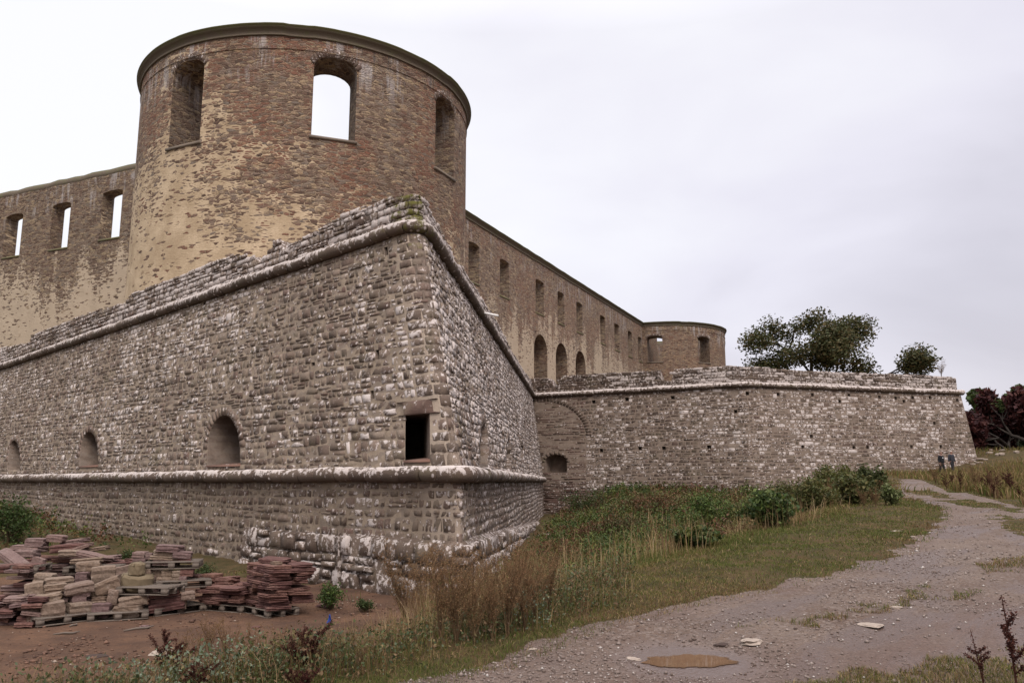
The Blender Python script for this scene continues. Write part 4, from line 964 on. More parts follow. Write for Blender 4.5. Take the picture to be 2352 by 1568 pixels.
def build_stones():
    G1, G2 = 'dark red sandstone slabs stored on pallets', 'pale limestone blocks stored on pallets'
    R = np.random.default_rng(77)
    # right end stack, corner towards the path
    p = gp(560, 1407); q = gp(652, 1427); yaw = math.atan2(q[1] - p[1], q[0] - p[0])
    pallet(p[0], p[1], YZ, yaw, 'weathered pallet under the tidy red slab stack at the right end', 1.2, .8)
    zt5 = stack(p[0] + .0, p[1] + .0, YZ + .17, yaw, 1.25, 1.0, [.09, .085, .1, .085, .09, .085, .095, .09, .085, .09, .09], 'rightmost pallet', G1, 5, nx=(2, 3))
    c, s_ = math.cos(yaw), math.sin(yaw)
    put(SLABS[2], (p[0] + c * .45 - s_ * .45, p[1] + s_ * .45 + c * .45, zt5 + .05), (.66, .5, .09), (.03, .05, yaw + .5), 'sandstone_slab', 'large smooth red slab lying loose on top of the rightmost stack', 'stone slab', G1)
    put(BLOCKS[1], (p[0] + c * .95 - s_ * .2, p[1] + s_ * .95 + c * .2, zt5 + .03), (.26, .16, .08), (0, 0, yaw), 'limestone_block', 'small pale stone lying on the rightmost red slab stack', 'stone block', G2)
    # low stack left of it
    p4 = gp(468, 1402); q4 = gp(557, 1409); yaw4 = math.atan2(q4[1] - p4[1], q4[0] - p4[0])
    pallet(p4[0], p4[1], YZ, yaw4, 'shaded pallet under the low dark red slab stack')
    z4 = stack(p4[0] - .15, p4[1], YZ + .17, yaw4, 1.35, .9, [.085, .09, .08, .09, .085], 'low dark stack', G1, 9, nx=(2, 3))
    for (x0, y0, x1, y1, lab) in ((452, 1324, 545, 1346, 'long ragged red slab bridging the top of the low dark stack'), (431, 1320, 466, 1332, 'flat red slab on the left end of the low dark stack'), (468, 1318, 504, 1334, 'tilted red slab perched on top of the low dark stack'), (513, 1338, 556, 1356, 'short red slab near the right end of the low dark stack top')):
        blk(x0, y0, x1, y1, 20.35, SLABS, lab, G1, .45, yaw4, tilt=-.10 if x1 - x0 > 60 else .03)
    # stacks on the left
    p1 = gp(80, 1441); q1 = gp(197, 1427); yaw1 = math.atan2(q1[1] - p1[1], q1[0] - p1[0])
    pallet(p1[0], p1[1], YZ, yaw1, 'pallet carrying the big tan blocks, left of the front row')
    p2 = gp(199, 1430); q2 = gp(341, 1421); yaw2 = math.atan2(q2[1] - p2[1], q2[0] - p2[0])
    pallet(p2[0], p2[1], YZ, yaw2, 'pale pallet under the tan blocks beside the column drum')
    p3 = gp(352, 1417); q3 = gp(440, 1406); yaw3 = math.atan2(q3[1] - p3[1], q3[0] - p3[0])
    pallet(p3[0], p3[1], YZ, yaw3, 'bottom pallet of the tallest three tier stack')
    T = BLOCKS
    for (x0, y0, x1, y1, d, ms, lab, yw, tl) in (
        (52, 1396, 86, 1426, 17.5, T, 'small grey tan block at the front left corner of the left pallet', .6, 0),
        (84, 1383, 137, 1423, 17.55, T, 'rounded tan block at the bottom front of the left pallet', .5, -.12),
        (142, 1385, 196, 1413, 17.95, T, 'long tan block at the bottom right of the left pallet', .7, 0),
        (59, 1361, 137, 1393, 17.8, T, 'big wedge shaped tan block in the middle of the left pallet', .5, -.16),
        (139, 1338, 204, 1366, 18.05, T, 'pale clean cut slab tilted on the left pallet', .62, -.13),
        (149, 1354, 201, 1371, 18.15, PURPLE, 'dull purple slab under the pale clean cut slab', .7, -.08),
        (151, 1368, 193, 1387, 18.1, PURPLE, 'purplish brown block above the long tan block', .7, 0),
        (53, 1338, 94, 1384, 18.05, T, 'upright grey tan block at the left of the left pallet', .4, -.1),
        (94, 1327, 154, 1343, 18.3, T, 'flat tan block on top of the left pallet stack', .6, -.05),
        (92, 1341, 141, 1361, 18.05, T, 'tan block with a white edge below the flat top block', .6, -.08),
        (75, 1316, 118, 1340, 18.6, T, 'whitish jagged lump at the top of the left pallet stack', .3, .1),
        (40, 1366, 60, 1381, 17.7, T, 'small tan stone at the outer left edge of the left pallet', .3, 0),
        (38, 1385, 60, 1400, 17.5, T, 'small yellowish stone low at the left pallet edge', .3, 0),
        (204, 1387, 252, 1416, 18.2, PURPLE, 'greyish purple block at the bottom left of the drum pallet', .35, 0),
        (250, 1391, 322, 1418, 18.3, T, 'long whitish block at the bottom of the drum pallet', .37, -.05),
        (268, 1366, 330, 1393, 18.4, T, 'wide pale block directly under the column drum', .4, -.12),
        (244, 1354, 272, 1386, 18.45, T, 'upright tan block left of the wide pale block', .2, .1),
        (216, 1324, 270, 1368, 18.55, T, 'large tilted tan boulder left of the column drum', .3, -.35),
        (204, 1370, 243, 1380, 18.4, T, 'thin flat tan slab above the greyish purple block', .3, 0),
        (206, 1380, 240, 1389, 18.35, T, 'thin tan stone directly on the greyish purple block', .3, 0),
        (203, 1349, 222, 1368, 18.5, T, 'small tan block in the gap beside the tilted boulder', .3, 0),
        (169, 1290, 222, 1313, 19.4, T, 'tan block on the small rear pallet', .3, -.05),
        (172, 1315, 202, 1337, 19.2, PURPLE, 'grey block standing behind the flat top block', .2, 0),
        (203, 1301, 256, 1339, 19.2, T, 'big pinkish grey block behind the tilted boulder', .3, -.06),
        (263, 1299, 293, 1329, 19.3, T, 'pale block leaning behind the column drum', .3, -.2),
        (252, 1306, 270, 1330, 19.4, T, 'brown block between two pale rear blocks', .3, 0),
        (328, 1307, 347, 1322, 19.1, T, 'small pinkish block right of the drum cap', .3, 0),
        (340, 1381, 415, 1403, 18.75, SLABS, 'lowest red slab on the bottom pallet of the tallest stack', .4, -.10),
        (334, 1370, 414, 1390, 18.85, SLABS, 'second lowest red slab in the tallest stack', .4, -.09),
        (350, 1366, 402, 1378, 18.95, T, 'thin pale slab sandwiched between red slabs in the tallest stack', .4, -.08),
        (334, 1354, 407, 1372, 18.9, SLABS, 'upper red slab on the bottom tier of the tallest stack', .4, -.10),
        (335, 1350, 364, 1363, 18.8, PURPLE, 'small brown rounded stone under the middle pallet', .3, 0),
        (411, 1359, 444, 1377, 18.9, T, 'yellowish block sticking out right of the tallest stack', .45, -.05),
        (414, 1377, 428, 1397, 18.95, T, 'upright small pale block below the yellowish block', .4, 0),
        (354, 1325, 390, 1342, 19.2, T, 'yellowish block at the lower left of the middle pallet', .3, 0),
        (389, 1327, 411, 1342, 19.2, T, 'small orange tan block at the lower middle of the middle pallet', .3, 0),
        (410, 1324, 429, 1341, 19.2, PURPLE, 'pinkish block at the lower right of the middle pallet', .3, 0),
        (338, 1322, 356, 1336, 19.2, PURPLE, 'grey stone at the left end of the middle pallet', .3, 0),
        (348, 1309, 370, 1324, 19.25, T, 'olive tan block, upper row of the middle pallet, left', .3, 0),
        (369, 1310, 395, 1324, 19.25, T, 'tan block, upper row of the middle pallet, centre', .3, 0),
        (394, 1310, 418, 1325, 19.25, T, 'tan block, upper row of the middle pallet, right', .3, 0),
        (409, 1307, 443, 1322, 19.3, SLABS, 'red slab at the right end of the middle pallet', .3, .05),
        (303, 1267, 336, 1281, 19.45, PURPLE, 'pinkish slab at the upper left of the top pallet', .2, .03),
        (333, 1270, 350, 1283, 19.5, PURPLE, 'small purple stone on the top pallet beside the pinkish slab', .2, 0),
        (304, 1280, 333, 1294, 19.45, PURPLE, 'pinkish slab at the lower left of the top pallet', .2, 0),
        (344, 1275, 406, 1288, 19.45, T, 'pale long slab across the top pallet', .25, .08),
        (346, 1285, 399, 1298, 19.45, PURPLE, 'greenish grey slab lowest on the top pallet', .25, .06),
        (349, 1262, 396, 1277, 19.5, T, 'tan slab under the topmost red slab', .25, .05),
        (394, 1266, 437, 1281, 19.5, PURPLE, 'purple slab at the right end of the top pallet', .25, .06),
        (404, 1282, 436, 1293, 19.5, SLABS, 'dark thin slab low at the right of the top pallet', .25, .05),
        (356, 1251, 415, 1267, 19.5, PURPLE, 'topmost flat slab crowning the tallest stack', .2, .06)):
        blk(x0, y0, x1, y1, d * 1.03, ms, lab, G1 if ms is SLABS else G2, .5, yw, tilt=tl)
    def pal_px(x, y, d, yaw, label):
        q = at_d(x, y, d * 1.03 - .1); pallet(q[0], q[1], q[2] - .02, yaw, label)
    pal_px(357, 1352, 19.05, .42, 'middle pallet of the tallest three tier stack')
    pal_px(331, 1307, 19.25, .22, 'top pallet of the tallest stack, under flat slabs')
    pal_px(271, 1364, 18.65, -.12, 'small looking pallet right under the column drum')
    pal_px(146, 1318, 19.9, .15, 'pallet half hidden at the rear, under a single tan block')
    pal_px(-40, 1316, 18.9, .1, 'pallet cut by the left edge of the photo, under thin slabs')
    # column drum and its cap
    q = at_d(308, 1337, 19.4); mb = MB(); n = 28
    def drum(r, h, ax, nm, lab, loc, rot):
        bm = bmesh.new(); bmesh.ops.create_cone(bm, cap_ends=True, segments=36, radius1=r, radius2=r * .94, depth=h)
        bmesh.ops.subdivide_edges(bm, edges=[e for e in bm.edges if abs(e.verts[0].co.z - e.verts[1].co.z) > .01], cuts=5)
        bmesh.ops.bevel(bm, geom=[e for e in bm.edges if len(e.link_faces) == 2 and e.calc_face_angle(0) > .8], offset=.03, segments=2, affect='EDGES')
        Rr = np.random.default_rng(3)
        for v in bm.verts: v.co += Vector(Rr.normal(0, .008, 3))
        me = bpy.data.meshes.new(nm); bm.to_mesh(me); bm.free(); me.materials.append(M_drum)
        for f in me.polygons: f.use_smooth = True
        o = bpy.data.objects.new(nm, me); o.location = loc; o.rotation_euler = rot; link(o); tag(o, lab, 'column drum', 'weathered column pieces')
    drum(.37, .34, 0, 'column_drum', 'wide weathered olive column drum resting on a pallet', (q[0], q[1] + .15, q[2] + .0), (.12, .1, .3))
    q = at_d(310, 1307, 19.35); drum(.18, .28, 0, 'column_drum', 'smaller round olive stone perched on the wide column drum', (q[0], q[1] + .1, q[2]), (.05, -.04, 1.2))
    # loose slab heaps behind and at the far left
    for (x, y, d, L, W, lay, where, sd, yw) in ((28, 1318, 20.6, 2.3, 1.0, [.11, .1, .12, .1, .1, .12], 'back heap', 61, -.05), (150, 1316, 20.9, 2.0, .9, [.12, .1, .11, .1, .09], 'heap behind the tan blocks', 62, .12), (-30, 1420, 17.3, 1.0, .9, [.1, .09, .1, .1, .1, .11], 'left edge stack', 63, .25)):
        d *= 1.03; q = at_d(x, y, d); g = YZ if d < 18.5 else q[2] - .25
        stack(q[0], q[1], YZ if d < 18.5 else g, yw, L, W, lay, where, G1, sd, meshes=SLABS[:3] + PURPLE[:3], loose=.10, nx=(2, 3), word='reddish slab', tilt=.07)
        if d > 18.5:                                     # rubble the heap stands on
            stack(q[0] - .1, q[1], YZ, yw, L + .2, W + .3, [(g - YZ) / 3] * 3, where + ' base', G1, sd + 40, meshes=PURPLE, loose=.05, nx=(3, 4), word='brown stone', cat='stone block', name='purple_sandstone', tilt=.03)
    stack(*at_d(-30, 1330, 19.1)[:2], YZ + .95, .1, .95, .8, [.08, .08], 'far left pallet top', G1, 71, meshes=SLABS + PURPLE[:1], loose=.06, word='thin slab')
    for (x0, y0, x1, y1, d, ms, lab, tl) in (
        (27, 1252, 96, 1268, 20.3, PURPLE, 'long flat slab on the left of the back heap', .04), (60, 1236, 100, 1252, 20.4, PURPLE, 'rounded purple slab at the crest of the back heap', .03),
        (108, 1228, 144, 1244, 20.6, PURPLE, 'topmost slab at the crest of the back heap', .08), (142, 1236, 192, 1250, 20.9, PURPLE, 'dark slab right of the back heap crest', -.12),
        (116, 1249, 186, 1269, 20.3, SLABS, 'broad red slab with two dark holes on the back heap', -.06), (165, 1247, 204, 1266, 20.2, PURPLE, 'slab leaning right of the broad red slab', -.35),
        (133, 1263, 188, 1277, 20.0, T, 'white topped slab in the middle of the back heap', 0), (176, 1267, 248, 1287, 19.9, PURPLE, 'long slab sloping down to the right of the back heap', .24),
        (193, 1254, 240, 1268, 20.4, T, 'olive tan slab at the right shoulder of the back heap', -.14), (160, 1280, 224, 1295, 19.7, T, 'flat tan slab above the rear pallet', -.08),
        (38, 1263, 80, 1280, 20.0, PURPLE, 'blocky purple slab behind the leaning slab', 0)):
        blk(x0, y0, x1, y1, d * 1.03, ms, lab, G1, .5, .1, tilt=tl)
    a, b = at_d(14, 1268, 20.3), at_d(76, 1320, 19.8); m_ = (a + b) / 2; L = np.linalg.norm(b - a)
    put(PURPLE[0], m_, (L, .4, .13), (0, math.atan2(a[2] - b[2], b[0] - a[0]), -.35), 'sandstone_slab', 'long narrow slab leaning steeply against the back heap', 'stone slab', G1)
    a = at_d(85, 1300, 20.1); put(PURPLE[2], a, (.3, .12, .42), (0, .3, .2), 'sandstone_slab', 'short slab standing on end beside the leaning slab', 'stone slab', G1)
def blk(x0, y0, x1, y1, d, ms, label, group, depth, yaw, tilt=0.0):
    k = d * 1.0 / FPX; w = (x1 - x0) * k; h = (y1 - y0) * k; c = at_d((x0 + x1) / 2, (y0 + y1) / 2, d)
    hh = max(h - abs(tilt) * w * .8, h * .45); ca = abs(math.cos(yaw)); dep = min(depth, max(w * .9, .18)); ww = max((w - dep * abs(math.sin(yaw)) * .7) / ca, w * .62)
    me = ms[int((x0 * 7 + y0 * 3) % len(ms))]; nm = 'sandstone_slab' if ms is SLABS else 'limestone_block' if ms is BLOCKS else 'purple_sandstone'
    put(me, (c[0], c[1] + dep * .3, c[2]), (ww * 1.04, dep, hh * 1.05), (0, tilt * -1.0 * (-1), yaw), nm, label, 'stone slab' if ms is SLABS else 'stone block', group)
build_stones()

# ------------------------------------------------------------------ small things lying about
def boulder(x, y, w, h, label, mat, seed, name='pale_stone', cat='stone', group=None, flat=.5):
    p = on_ground(x, y); d = np.hypot(p[0], p[1]); k = d / FPX; me = rock_mesh(name, seed, mat, .13, 2.6)
    put(me, (p[0], p[1], zt(p[0], p[1]) + h * k * .15), (w * k, w * k * .8, max(h * k * flat * 1.3, .02)), (0, 0, seed), name, label, cat, group)
M_pale = mat_plain('pale_limestone_pebble', (.36, .29, .24), .95, 22, .8)
M_clod = mat_plain('dark_clod', (.05, .032, .026), .95, 12)
boulder(1727, 1479, 50, 20, 'pale flat stone set in the path beyond the puddle', M_pale, 1)
boulder(2002, 1437, 46, 9, 'whitish flat stone in the muddy track right of the grass strip', M_pale, 2)
boulder(2058, 1396, 24, 8, 'small cream stone at the end of the path grass strip', M_pale, 3)
boulder(1656, 1484, 32, 11, 'dark earth clod on the path near the puddle', M_clod, 4, 'earth_clod', 'clod')
boulder(1456, 1514, 30, 6, 'small pale stone lying left of the puddle', M_pale, 5)
boulder(2057, 1221, 26, 6, 'white stone lying in the short grass of the verge', M_pale, 6)
boulder(2098, 1234, 10, 5, 'tiny white stone in the verge grass, right of a bigger one', M_pale, 16)
boulder(1225, 1493, 18, 8, 'pinkish stone at the foot of the dry brown bush', M_pale, 7)
boulder(372, 1500, 46, 14, 'white stones lump behind a dark red dock plant on the soil', M_pale, 8)
boulder(225, 1508, 36, 9, 'dark clod with moss lying on the brown soil', M_clod, 9, 'earth_clod', 'clod')
boulder(331, 1441, 18, 12, 'grey rounded stone on the soil in front of the pallets', M_purple, 10)
boulder(590, 1440, 24, 6, 'flat red fragment on the soil before the right pallet', M_slab, 11)
boulder(745, 1393, 40, 10, 'low reddish stone in the grass by the foundation', M_slab, 12)
boulder(1246, 1240, 32, 30, 'white lichened fallen block beside the foundation end', M_pale, 13)
for i, (x, y, w, lab) in enumerate(((152, 1457, 46, 'grey splintered lath lying left on the brown soil'), (320, 1446, 60, 'dark bent strip lying on the soil before the pallets'), (170, 1438, 20, 'short pale lath near the left pallet'))):
    p = on_ground(x, y); k = np.hypot(p[0], p[1]) / FPX; mb = MB(); L = w * k
    mb.tube([(-L / 2, 0, .02), (-.1 * L, .03, .035), (.25 * L, .0, .03), (L / 2, .06, .05)], [.012, .022, .022, .01], 6)
    o = mb.build('wood_lath', M_wood); o.location = p; o.rotation_euler = (0, 0, .3 + i * .4); tag(o, lab, 'lath')
def scrap(x, y, label, w, h, flat):
    p = on_ground(x, y); m = mat_plain('blue_plastic', (.04, .10, .42), .45, 5, .3); mb = MB(); a = np.linspace(-1, 1, 7)
    V = [(w * t * (.5 - .4 * v) + .02 * math.sin(3 * v), .05 * math.sin(2.2 * t + v * 2) + (v * .1 if flat else .03 * v), .01 + h * v + .01 * math.cos(4 * t)) for v in (0, .35, .7, 1) for t in a]
    n = 7; Q = [(i * n + j, i * n + j + 1, (i + 1) * n + j + 1, (i + 1) * n + j) for i in range(3) for j in range(6)]
    mb.add(V, Q=Q); mb.add(np.array(V) + (0, .006, 0), Q=[q[::-1] for q in Q]); o = mb.build('plastic_scrap', m, None, True); o.location = p; tag(o, label, 'plastic scrap')
scrap(755, 1430, 'small blue plastic scrap standing in the grass right of the pallets', .09, .16, False)
def pipe():
    a, b = at_d(1098, 716, 40.5), at_d(1143, 725, 39.3); mb = MB()
    d = (b - a) / np.linalg.norm(b - a); t = [a - d * .6, a, (a + b) / 2, b]; mb.tube(t, .055, 12); mb.tube([b - d * .02, b + d * .004], .058, 12)
    tag(mb.build('drain_pipe', mat_plain('white_pipe', (.72, .70, .68), .5, 4, .12), None, True), 'white drain pipe sticking out of the near bastion above the string course', 'pipe')
pipe()
# row of pale stones edging the field on the right
RB = [rock_mesh('field_stone', 400 + i, M_pale, .08, 3.5) for i in range(4)]
R = np.random.default_rng(12)
for i in range(34):
    x = 2205 + R.uniform(0, 1) * 240; y = 1070 + (x - 2205) * .00 + R.uniform(-1, 10); d = R.uniform(74, 83); p = at_d(x, y, d); z = zt(p[0], p[1])
    put(RB[i % 4], (p[0], p[1], z + .05), (R.uniform(.25, .7), R.uniform(.25, .45), R.uniform(.14, .3)), (0, 0, R.uniform(0, 3)), 'field_stone', 'pale stone in the rough row edging the field at the right', 'stone', 'pale field stones in a row')
def gravel():
    R = np.random.default_rng(90); n = 60000; d = np.exp(R.uniform(np.log(5.6), np.log(34), n)); a = np.radians(R.uniform(-14, 36, n)); x, y = d * np.sin(a), d * np.cos(a)
    p, yd, isl = masks(x, y); cl = fbm(x, y, .8, 95) + .25 * fbm(x, y, 3.0, 96); k = p & (R.random(n) < np.clip((cl - .42) * 3.2, .10, 1)); x, y, d = x[k], y[k], d[k]; n = len(x)
    z = zt(x, y); s = R.lognormal(-4.75, .42, n) * (d / 8) ** .35; s = np.minimum(s, .05); k2 = np.hypot(x - PUD[0], (y - PUD[1]) * .8) > .46; x, y, z, s, d = x[k2], y[k2], z[k2], s[k2], d[k2]; n = len(x)
    base = np.array([(1, 0, 0), (0, 1, 0), (-1, 0, 0), (0, -1, 0), (0, 0, .75), (0, 0, -.5)], float)
    V = base[None] * s[:, None, None] * R.uniform(.6, 1.3, (n, 6, 1)); th = R.uniform(0, 6.28, n); c, s_ = np.cos(th), np.sin(th)
    V = np.stack([V[..., 0] * c[:, None] - V[..., 1] * s_[:, None], V[..., 0] * s_[:, None] + V[..., 1] * c[:, None], V[..., 2]], -1) + np.stack([x, y, z + s * .25], -1)[:, None]
    T0 = np.array([(0, 1, 4), (1, 2, 4), (2, 3, 4), (3, 0, 4), (1, 0, 5), (2, 1, 5), (3, 2, 5), (0, 3, 5)]); T = (np.arange(n)[:, None, None] * 6 + T0[None]).reshape(-1, 3)
    t = R.random(n)[:, None]; col = (1 - t) * np.array([.095, .066, .053]) + t * np.array([.235, .19, .168]); col = np.where((R.random(n) < .05)[:, None], [.38, .34, .315], col)
    tag(mesh_np('gravel', V.reshape(-1, 3), T, mat_vcol('gravel_stone', .8, None), None, np.repeat(col, 6, 0)), kind='stuff')
gravel()
def soil_chips():
    R = np.random.default_rng(91); n = 26000; d = np.exp(R.uniform(np.log(10), np.log(30), n)); a = np.radians(R.uniform(-40, 2, n)); x, y = d * np.sin(a), d * np.cos(a)
    p, yd, isl = masks(x, y); k = yd & (R.random(n) < .08 + .9 * sstep(.5, .72, fbm(x, y, .7, 92))); x, y, d = x[k], y[k], d[k]; n = len(x); z = zt(x, y); s = np.minimum(R.lognormal(-4.25, .6, n), .07)
    base = np.array([(1, .2, .1), (.1, 1, 0), (-1, .1, .1), (0, -1, .1), (0, 0, .6), (0, 0, -.5)], float); V = base[None] * s[:, None, None] * R.uniform(.5, 1.5, (n, 6, 1)) + np.stack([x, y, z + s * .2], -1)[:, None]
    T0 = np.array([(0, 1, 4), (1, 2, 4), (2, 3, 4), (3, 0, 4), (1, 0, 5), (2, 1, 5), (3, 2, 5), (0, 3, 5)]); T = (np.arange(n)[:, None, None] * 6 + T0[None]).reshape(-1, 3)
    t = R.random(n)[:, None]; col = (1 - t) * np.array([.06, .034, .025]) + t * np.array([.16, .09, .062]); col = np.where((R.random(n) < .07)[:, None], [.27, .21, .17], col)
    tag(mesh_np('soil_clods', V.reshape(-1, 3), T, mat_vcol('soil_clod', .95, None), None, np.repeat(col, 6, 0)), kind='stuff')
soil_chips()

# ------------------------------------------------------------------ vegetation
def blades(P, h, w, lean, col, R, bend=.35):
    """grass blades of two segments"""
    n = len(P); th = R.uniform(0, 2 * np.pi, n); lt = R.uniform(0, 2 * np.pi, n); t = np.stack([np.cos(th), np.sin(th), 0 * th], -1) * (w / 2)[:, None]
    l = np.stack([np.cos(lt), np.sin(lt), 0 * lt], -1) * (h * lean)[:, None]; up = np.array([0, 0, 1.])
    mid = P + l * .35 + up * (h * .55)[:, None]; tip = P + l * (1 + bend) + up * (h * (1 - .25 * np.abs(lean)))[:, None]
    V = np.stack([P - t, P + t, mid - t * .75, mid + t * .75, tip], 1).reshape(-1, 3); i = np.arange(n)[:, None] * 5
    return V, (i + [[0, 1, 3, 2]]), (i + [[2, 3, 4]]), np.repeat(col, 5, 0)
def leafs(P, size, col, R, asp=.55, flat=0.0):
    n = len(P); a = R.normal(0, 1, (n, 3)); a /= np.linalg.norm(a, axis=1)[:, None]; b = R.normal(0, 1, (n, 3)); b[:, 2] += flat * 3; b = np.cross(a, b); b /= np.linalg.norm(b, axis=1)[:, None]
    s = np.asarray(size)[:, None]; V = np.stack([P - a * s * .5, P + b * s * asp * .5, P + a * s * .5, P - b * s * asp * .5], 1).reshape(-1, 3)
    return V, np.arange(n)[:, None] * 4 + [[0, 1, 2, 3]], np.repeat(col, 4, 0)
def pick(R, n, cols, wts=None, var=.25):
    c = np.array(cols, float)[R.choice(len(cols), n, p=None if wts is None else np.array(wts) / np.sum(wts))]; return c * R.uniform(1 - var, 1 + var, (n, 1))
def polar(R, n, d0, d1, a0, a1):
    d = np.exp(R.uniform(np.log(d0), np.log(d1), n)); a = np.radians(R.uniform(a0, a1, n)); return d * np.sin(a), d * np.cos(a), d
GREEN = [(.088, .095, .022), (.13, .118, .032), (.062, .078, .018), (.155, .12, .042)]; STRAW = [(.30, .215, .11), (.24, .165, .085), (.36, .27, .16), (.20, .13, .07)]
BROWN = [(.15, .085, .042), (.11, .062, .035), (.19, .115, .06)]
def hits_wall(x, y):
    """inside either bastion's base"""
    q = np.stack([x, y], -1); T = B1.T0 + B1.mit * B1.b(np.array(-1.0)); r = q - T
    a = (r @ B1.nl < .75) & (r @ B1.nr < .75); T2 = B2.T0 + B2.mit * B2.b(np.array(-1.0)); r2 = q - T2
    return a | ((r2 @ B2.nl < .1) & (r2 @ B2.nr < .1) & (y > 66))
def build_grass():
    R = np.random.default_rng(500)
    # short turf on the verge, islands and the field
    x, y, d = polar(R, 620000, 5.4, 60, -20, 36); p, yd, isl = masks(x, y); s = polydist(x, y)
    cov = fbm(x, y, .9, 71)
    k = (~p | isl | ((s > -.3) & (R.random(len(x)) < .16))) & ~yd & ~hits_wall(x, y) & (((s > -.6) & (s < 4.6)) | isl) & (R.random(len(x)) < np.where(isl, .95 * sstep(.30, .50, fbm(x, y, 1.7, 73)) + .10, .45 + .55 * sstep(.3, .55, cov)))
    x, y, d, isl, s, cov = x[k], y[k], d[k], isl[k], s[k], cov[k]; n = len(x); print('turf', n)
    h = R.uniform(.02, .065, n) * np.where(isl, .8, 1) * (1 + 1.2 * sstep(1.7, 3.5, s)) * (1 + .4 * (fbm(x, y, .5, 75) > .55)); h = h * (1 + .5 * sstep(20, 50, d)); w = .0045 * np.maximum(1, d / 6) ** .9
    col = pick(R, n, GREEN + STRAW[:2] + BROWN[:1], [4, 4, 3, 3, 1.6, 1.6, 1.2]); br = sstep(.5, .68, fbm(x, y, .45, 77)) * .6 + .5 * sstep(.8, .1, np.abs(s)) * (~isl)
    col = np.where((R.random(n) < br)[:, None], pick(R, n, BROWN + STRAW[1:2]), col)
    gp_ = fbm(x, y, .35, 78); col = np.where(((gp_ > .56) & (R.random(n) < .7))[:, None], pick(R, n, [(.085, .10, .024), (.11, .115, .03), (.07, .085, .02)]), col) * .9
    V, Q, T, C = blades(np.stack([x, y, zt(x, y) - .01], -1), h, np.full(n, 1.) * w, R.normal(0, .9, n), col, R)
    tag(mesh_np('short_grass', V, [Q, T], M_grass, None, C), kind='stuff')
    # tall dry grass along the crest of the bank
    x, y, d = polar(R, 190000, 6, 62, -16, 34); s = polydist(x, y); c1 = fbm(x, y, .55, 81)
    near = sstep(9, 15, y); band = sstep(1.6 + .8 * near, 2.9 + .6 * near, s) * sstep(6.6, 4.2, s)
    k = (R.random(len(x)) < band * sstep(.40, .64, c1) * .6 * np.where(y < 9, .35, 1)) & ~hits_wall(x, y); x, y, d = x[k], y[k], d[k]; n = len(x); print('tall', n)
    h = R.uniform(.25, .75, n) * (.7 + .6 * vnoise(x, y, .8, 83)) * np.where(y < 9, .6, 1.05); w = .0042 * np.maximum(1, d / 7) ** .95
    col = pick(R, n, STRAW + GREEN[:2] + BROWN, [3, 3, 1.5, 3, 1.2, 1.2, 1, 1, 1]) * np.where(y < 10.5, .68, .92)[:, None]
    V, Q, T, C = blades(np.stack([x, y, zt(x, y) - .02], -1), h, np.full(n, 1.) * w, R.normal(.0, .28, n), col, R, .2)
    tag(mesh_np('tall_dry_grass', V, [Q, T], M_dry, None, C), kind='stuff')
    # weeds of the bank in the foreground and sparse growth on the soil
    x, y, d = polar(R, 210000, 5.6, 22, -36, 8); s = polydist(x, y); c1 = fbm(x, y, .8, 85)
    yedge = px_edge(x, y)
    k = (R.random(len(x)) < sstep(.1, .7, s) * yedge * (.12 + .5 * sstep(.35, .62, c1))) & ~hits_wall(x, y); x, y, d, c1 = x[k], y[k], d[k], c1[k]; n = len(x); print('weeds', n)
    z = zt(x, y); pt = fbm(x, y, .45, 87)
    h = R.uniform(.08, .36, n) * (.55 + .8 * c1); col = pick(R, n, GREEN + [(.06, .085, .035)] + STRAW[:2] + BROWN, [2, 2, 2, 3, 2, 2.5, 2.5, 3, 3, 2]) * .78; g = R.random(n) < .42
    V, Q, T, C = blades(np.stack([x, y, z - .01], -1)[g], h[g], .0055 * np.maximum(1, d[g] / 7) ** .9, R.normal(0, .4, g.sum()), col[g], R)
    tag(mesh_np('bank_weeds', V, [Q, T], M_grass, None, C), kind='stuff')
    m = ~g; P = np.repeat(np.stack([x, y, z], -1)[m], 3, 0); nn = len(P); P = P + np.c_[R.normal(0, .05, (nn, 2)), R.uniform(.01, 1, nn) * np.repeat(h[m], 3) * .95]
    cc = pick(R, nn, [(.05, .065, .022), (.07, .085, .03), (.085, .10, .055), (.035, .05, .02), (.14, .11, .045), (.13, .08, .04), (.10, .06, .035)], [3, 3, 1.2, 3, 2, 3, 2]); sage = np.repeat(pt[m] > .64, 3) & (R.random(nn) < .5); cc[sage] = pick(R, sage.sum(), [(.16, .19, .13), (.12, .15, .10)])
    V, Q, C = leafs(P, R.uniform(.014, .042, nn), cc, R, .6, .5)
    tag(mesh_np('bank_leaves', V, Q, M_leaf, None, C), kind='stuff')
def px_edge(x, y):
    """cover of weeds over the soil: dense on the bank, thinning out towards the yard"""
    s = polydist(x, y); e = 3.5 + (fbm(x, y, .6, 88) - .5) * 2.0; v = sstep(e + .5, e - .7, s)
    v = np.maximum(v, .05 * sstep(12.2, 10.8, np.hypot(x, y)) * sstep(.42, .6, fbm(x, y, .8, 89)))
    T = B1.T0 + B1.mit * B1.b(np.array(-1.0)); r = np.stack([x, y], -1) - T; wall = (r @ B1.nl)
    v = np.maximum(v, .75 * sstep(2.2, .8, wall) * sstep(.45, .6, fbm(x, y, .7, 90)) * (s > 3)); v = np.maximum(v, .8 * sstep(-1.5, .5, x) * sstep(13, 16, y)); return v
build_grass()
